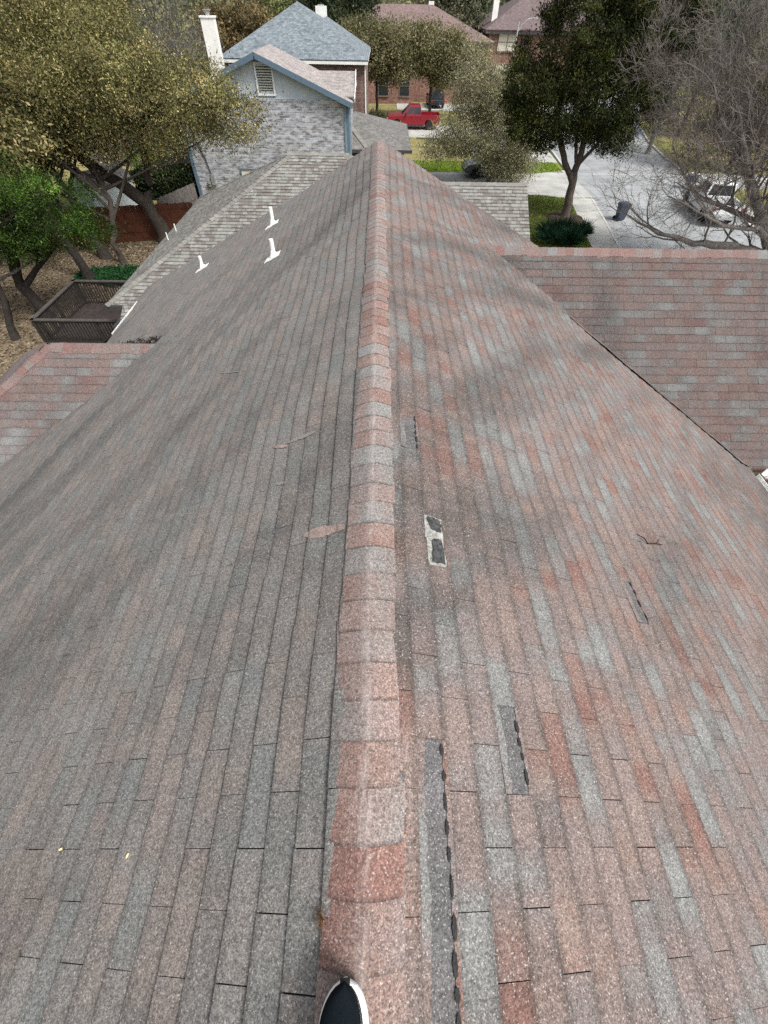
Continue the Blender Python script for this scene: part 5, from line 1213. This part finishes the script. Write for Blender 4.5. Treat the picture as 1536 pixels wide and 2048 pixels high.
# air conditioner
ac = empty('air_conditioner', (-13.15, 34.9, G), 0, 'round topped air conditioner unit with a white rim beside the blue house', 'air conditioner')
mb = MB(); mb.lathe((0, 0, 0), [(.40, 0), (.40, .82)], 20); mb.build('casing', M['metal'], ac)
mb = MB(); mb.lathe((0, 0, .82), [(.30, .0), (.43, .0), (.43, .09), (.32, .10), (.30, .0)], 20); mb.build('top_rim', M['pvc'], ac)
mb = MB(); mb.lathe((0, 0, .84), [(.001, .0), (.30, .0)], 20)
for i in range(6): mb.box((.14*math.cos(i*1.047), .14*math.sin(i*1.047), .855), (.26, .05, .01), rz=i*1.047)
mb.build('fan_grille', M['trim'], ac)
# dark timber deck behind the hedge
td = empty('timber_deck', (-14.6, 39.9, G), 0, 'dark timber deck with a railing between the hedge and the blue house', 'deck')
mb = MB(); mb.box((0, .6, 1.2), (3.6, 3.4, .12)); mb.build('deck_floor', M['deckwood'], td)
mb = MB()
for i in range(26): mb.box((-1.75+i*.14, -1.05, 1.65), (.04, .04, .85))
mb.box((0, -1.05, 1.25), (3.6, .05, .08)); o = mb.build('railing', M['railwood'], td); mb = MB(); mb.box((0, -1.05, 2.1), (3.7, .14, .05)); mb.build('rail_cap', M['railcap'], o)
mb = MB(); mb.bar((-1.75, -.9, 2.15), (1.2, 1.6, 3.4), .14, .06); mb.build('stair_rail', M['railcap'], td)
for x in (-1.7, 0, 1.7):
    for y in (-1.0, 2.2): mb = MB(); mb.box((x, y, .6), (.12, .12, 1.2)); mb.build('post', M['railwood'], td)

# ------------------------------------------------------------------ vehicles, lamp, bins
def arch(yc, z0, r, n=9):
    return [(yc+r*math.cos(math.pi*(i)/n), z0+r*math.sin(math.pi*i/n)) for i in range(n+1)]
def wheel(root, x, y, r=.38, wd=.25, spokes=5):
    o = empty('wheel', (x, y, r), 0); o.parent = root
    mb = MB(); mb.lathe((0, 0, 0), [(r*.62, -wd/2), (r*.93, -wd/2), (r, -wd*.36), (r, wd*.36), (r*.93, wd/2), (r*.62, wd/2)], 24, axis='X'); mb.build('tyre', M['tyre'], o, smooth=False)
    mb = MB(); s = 1 if x > 0 else -1
    mb.lathe((s*wd*.18, 0, 0), [(.001, 0), (r*.63, 0), (r*.63, s*wd*.25), (r*.56, s*wd*.25), (r*.52, s*.02)], 20, axis='X')
    for i in range(spokes):
        a = 2*math.pi*i/spokes; mb.bar((s*wd*.36, 0, 0), (s*wd*.34, math.cos(a)*r*.58, math.sin(a)*r*.58), .05, .09)
    mb.build('rim', M['rim'], o)
    return o
def body_solid(mb, prof, hw, tum=0.04, zt=1.0):
    """side profile (y, z) swept across the width with rounded shoulders"""
    st = [(-hw, .07), (-hw+.012, .02), (-hw+.10, 0), (hw-.10, 0), (hw-.012, .02), (hw, .07)]
    rings = []
    cy = sum(p[0] for p in prof)/len(prof); cz = sum(p[1] for p in prof)/len(prof); ym = max(abs(p[0]-cy) for p in prof)
    for x, ins in st:
        rings.append([V((x*(1-tum*max(0, (z-.75))), y-ins*(1 if y > cy else -1)*(abs(y-cy)/ym)**6, z-(ins if z > cz+.1 else 0))) for y, z in prof])
    for i in range(len(rings)-1):
        for k in range(len(prof)):
            j = (k+1) % len(prof); mb.face([rings[i][k], rings[i][j], rings[i+1][j], rings[i+1][k]])
    mb.face(rings[0]); mb.face(rings[-1][::-1])
def greenhouse(root, mb, base, top, zb, zt, wb, wt, pillars, glass):
    """cab between base (y0,y1) and roof (y0,y1); windows are parts a little proud of the cab"""
    b = [V((sx*wb, y, zb)) for y in base for sx in (-1, 1)]; t = [V((sx*wt, y, zt)) for y in top for sx in (-1, 1)]
    t2 = [V((sx*(wt-.10), y+(.06 if i < 2 else -.06), zt+.06)) for i, (y, sx) in enumerate([(y, sx) for y in top for sx in (-1, 1)])]
    F = [(b[0], b[1], t[1], t[0]), (b[3], b[2], t[2], t[3]), (b[2], b[0], t[0], t[2]), (b[1], b[3], t[3], t[1]), (t[0], t[1], t2[1], t2[0]), (t[3], t[2], t2[2], t2[3]), (t[2], t[0], t2[0], t2[2]), (t[1], t[3], t2[3], t2[1]), (t2[0], t2[1], t2[3], t2[2])]
    for f in F: mb.face(f)
    def pane(q, f0, f1, g0=.10, g1=.90):
        P = lambda u, v: q[0].lerp(q[1], u).lerp(q[3].lerp(q[2], u), v)
        n = (q[1]-q[0]).cross(q[3]-q[0]).normalized(); c = (q[0]+q[1]+q[2]+q[3])/4
        if n.dot(c-V((0, (base[0]+base[1])/2, (zb+zt)/2))) < 0: n = -n
        P4 = [P(f0, g0)+n*.008, P(f1, g0)+n*.008, P(f1, g1)+n*.008, P(f0, g1)+n*.008]
        w_ = MB(); w_.face(P4 if (P4[1]-P4[0]).cross(P4[2]-P4[1]).dot(n) > 0 else P4[::-1]); w_.build('window', glass, root)
    pane((b[0], b[1], t[1], t[0]), .07, .93); pane((b[2], b[3], t[3], t[2]), .06, .94)
    for (f0, f1) in pillars:
        pane((b[0], b[2], t[2], t[0]), f0, f1); pane((b[1], b[3], t[3], t[1]), f0, f1)
def lights(root, yf, yr, zf, zr_, hw, hh=.16, hwid=.32):
    for s in (-1, 1):
        mb = MB(); mb.box((s*(hw-hwid*.5), yf, zf), (hwid, .10, hh)); mb.build('headlight', M['lens'], root)
        mb = MB(); mb.box((s*(hw-.085), yr, zr_), (.15, .08, hh*1.7)); mb.build('taillight', M['tail'], root)
def mirrors(root, y, z, hw, mat):
    for s in (-1, 1):
        mb = MB(); mb.box((s*(hw+.13), y, z), (.22, .12, .2)); mb.box((s*(hw+.01), y, z-.05), (.10, .05, .05)); mb.build('mirror', mat, root)
def pickup(name, loc, rz, paint, label):
    root = empty(name, loc, rz, label, 'pickup truck')
    hw, r = .97, .39
    lo = [(-2.82, .62), (-2.80, .50), (-2.2, .46)]+arch(-1.72, .46, .48)[::-1]+[(-1.15, .36), (1.2, .36)]+arch(1.78, .46, .48)[::-1]+[(2.35, .46), (2.78, .48), (2.86, .62), (2.84, .95), (2.72, 1.10), (1.15, 1.20), (-.80, 1.20), (-.84, .82), (-2.74, .82), (-2.80, .82)]
    mb = MB(); body_solid(mb, lo, hw)
    for s in (-1, 1): mb.box((s*.925, -1.80, 1.02), (.09, 1.98, .40))
    mb.box((0, -2.79, .98), (1.76, .08, .46)); mb.box((0, -.83, 1.0), (1.76, .05, .42))
    greenhouse(root, mb, (-.82, 1.28), (-.74, .50), 1.19, 1.86, .91, .78, ((.05, .46), (.51, .84)), M['glass_dark'])
    mb.build('body', paint, root)
    b = MB(); b.box((0, -1.80, .835), (1.74, 1.9, .02)); b.build('truck_bed', M['trim'], root)
    for y in (-1.72, 1.78):
        for s in (-1, 1): wheel(root, s*.86, y, r, .27)
    lights(root, 2.80, -2.80, .88, 1.0, .95); mirrors(root, .85, 1.28, .92, M['trim'])
    mb = MB(); mb.box((0, 2.86, .60), (1.8, .14, .22)); mb.build('bumper', M['rim'], root); mb = MB(); mb.box((0, -2.88, .58), (1.75, .14, .2)); mb.build('bumper', M['rim'], root)
    mb = MB(); mb.box((0, 2.83, .88), (1.1, .06, .26)); mb.build('grille', M['trim'], root)
    for s in (-1, 1): mb = MB(); mb.box((s*.99, .1, .40), (.12, 2.2, .06)); mb.build('running_board', M['trim'], root)
    for s in (-1, 1):
        mb = MB()
        for y in (.05, -.70): mb.box((s*.962, y+.2, 1.05), (.03, .16, .035))
        mb.build('door_handle', M['trim'], root)
    return root
def car(name, loc, rz, paint, label, L=4.6, hgt=1.45, suv=False, cat='car'):
    root = empty(name, loc, rz, label, cat); hw, r, h = .90, .335, L/2
    zb = .98 if suv else .90
    hood = zb-.06
    rear = (-h+.25, zb) if suv else (-h+.06, zb-.04)
    lo = [(-h, .58), (-h+.04, .40), (-h+.35, .34)]+arch(-h+.92, .36, .40)[::-1]+[(-h+1.45, .28), (h-1.5, .28)]+arch(h-.95, .36, .40)[::-1]+[(h-.42, .34), (h-.06, .38), (h, .56), (h-.06, .72), (h-.30, hood-.06), (h-1.25, zb+.02), (-h+1.0, zb+.03), rear, (-h+.01, .80)]
    mb = MB(); body_solid(mb, lo, hw)
    if suv: greenhouse(root, mb, (-h+.12, h-1.2), (-h+.42, h-2.0), zb, hgt, .83, .68, ((.03, .32), (.35, .60), (.63, .87)), M['glass_dark'])
    else: greenhouse(root, mb, (-h+.62, h-1.2), (-h+1.35, h-2.05), zb, hgt, .83, .64, ((.14, .48), (.52, .84)), M['glass_dark'])
    mb.build('body', paint, root)
    for y in (-h+.92, h-.95):
        for s in (-1, 1): wheel(root, s*.80, y, r, .22)
    lights(root, h-.10, -h+.03, .66, .74, .86, .14); mirrors(root, h-1.5, zb+.08, .86, paint)
    mb = MB(); mb.box((0, h-.02, .50), (1.0, .05, .14)); mb.build('grille', M['trim'], root)
    return root
pickup('pickup_truck', (3.45, 62.0, G+.05), R(90), M['p_red'], 'red crew cab pickup parked on the pale driveway side on')
pickup('pickup_truck', (22.75, 34.75, G+.006), R(-8), M['p_white'], 'white pickup parked at the far kerb behind bare oak branches')
car('parked_car', (9.0, 43.4, G+.05), R(92), M['p_green'], 'dark green sport utility car on the driveway under the pale olive tree', 4.7, 1.72, True)
car('parked_car', (13.0, 52.6, G+.055), R(-78), M['p_silver'], 'pale silver blue car parked behind the pale olive tree', 4.5, 1.5)
car('parked_car', (7.0, 76.3, G+.05), R(4), M['p_navy'], 'navy blue van like car seen from behind at the far brown roofed house', 4.6, 1.75, True)
#car('parked_car', (30.6, 58.5, G+.01), R(-12), M['p_white'], 'white car parked farther along the street behind the bare oak twigs', 4.6, 1.5)
lp = empty('street_lamp', (18.3, 86.0, G), 0, 'tall grey street lamp in front of the far brick house', 'street lamp')
mb = MB(); mb.tube([(0, 0, 0), (0, 0, 3.5), (0, 0, 7.15)], [.13, .10, .07], 10); mb.build('pole', M['steel'], lp)
mb = MB(); mb.tube([(0, 0, 6.2), (.5, 0, 6.9), (1.1, 0, 7.35), (1.9, 0, 7.5)], [.055, .05, .045, .04], 8); mb.build('arm', M['steel'], lp)
mb = MB(); mb.prism([(1.75, -.16, 7.46), (2.5, -.12, 7.44), (2.5, .12, 7.44), (1.75, .16, 7.46)], (0, 0, .14)); mb.build('lamp_head', M['steel'], lp)
def bin_(loc, rz, mat, label, lidmat):
    root = empty('wheelie_bin', loc, rz, label, 'bin'); root.scale = (.88, .88, .88)
    mb = MB(); a = [V((x*.23, y*.27, .06)) for x, y in ((-1, -1), (1, -1), (1, 1), (-1, 1))]; b = [V((x*.30, y*.36, 1.0)) for x, y in ((-1, -1), (1, -1), (1, 1), (-1, 1))]
    mb.face(a[::-1])
    for i in range(4): mb.face([a[i], a[(i+1) % 4], b[(i+1) % 4], b[i]])
    for s in ((0, -.37, .99, .66, .04), (0, .37, .99, .66, .04)): mb.box((s[0], s[1], s[2]), (s[3], s[4], .06))
    for s in (-1, 1): mb.box((s*.31, 0, .99), (.04, .70, .06))
    mb.build('body', mat, root)
    mb = MB(); mb.prism([(-.33, -.42, 1.02), (-.33, .40, 1.02), (-.33, .34, 1.10), (-.33, -.30, 1.12)], (.66, 0, 0)); mb.tube([(-.26, .44, 1.03), (.26, .44, 1.03)], .02, 8); mb.build('lid', lidmat, root)
    for s in (-1, 1): mb = MB(); mb.lathe((s*.27, .30, .13), [(.001, -.03), (.13, -.03), (.13, .03), (.001, .03)], 14, axis='X'); mb.build('wheel', M['tyre'], root)
    return root
bin_((16.15, 33.2, G+.01), R(100), M['bin_grey'], 'slate blue wheeled bin standing at the near kerb of the street', M['bin_grey'])
bin_((24.35, 40.8, G+.01), R(-80), M['bin_blue'], 'deep blue wheeled bin with a pale lid at the far kerb near the white pickup', M['pvc'])
# garden hose line and dry limb lying in the yard
mb = MB(); mb.tube([(3.6, 56.9, G+.1), (6, 56.6, G+.1), (8.5, 56.9, G+.1), (11, 56.5, G+.1)], .05, 6); tag(mb.build('garden_hose', M['trim']), 'dark hose lying along the edge of the bright lawn', 'hose')
mb = MB(); mb.tube([(-17.2, 18.0, -6.6), (-15.6, 18.9, -6.1), (-14.0, 19.9, -5.5)], [.07, .06, .04], 8); mb.tube([(-17.2, 18.0, -6.6), (-17.6, 17.8, G)], [.07, .06], 8)
tag(mb.build('dead_limb', M['bark_pale']), 'pale broken dead limb propped across the juniper trunk', 'dead limb')
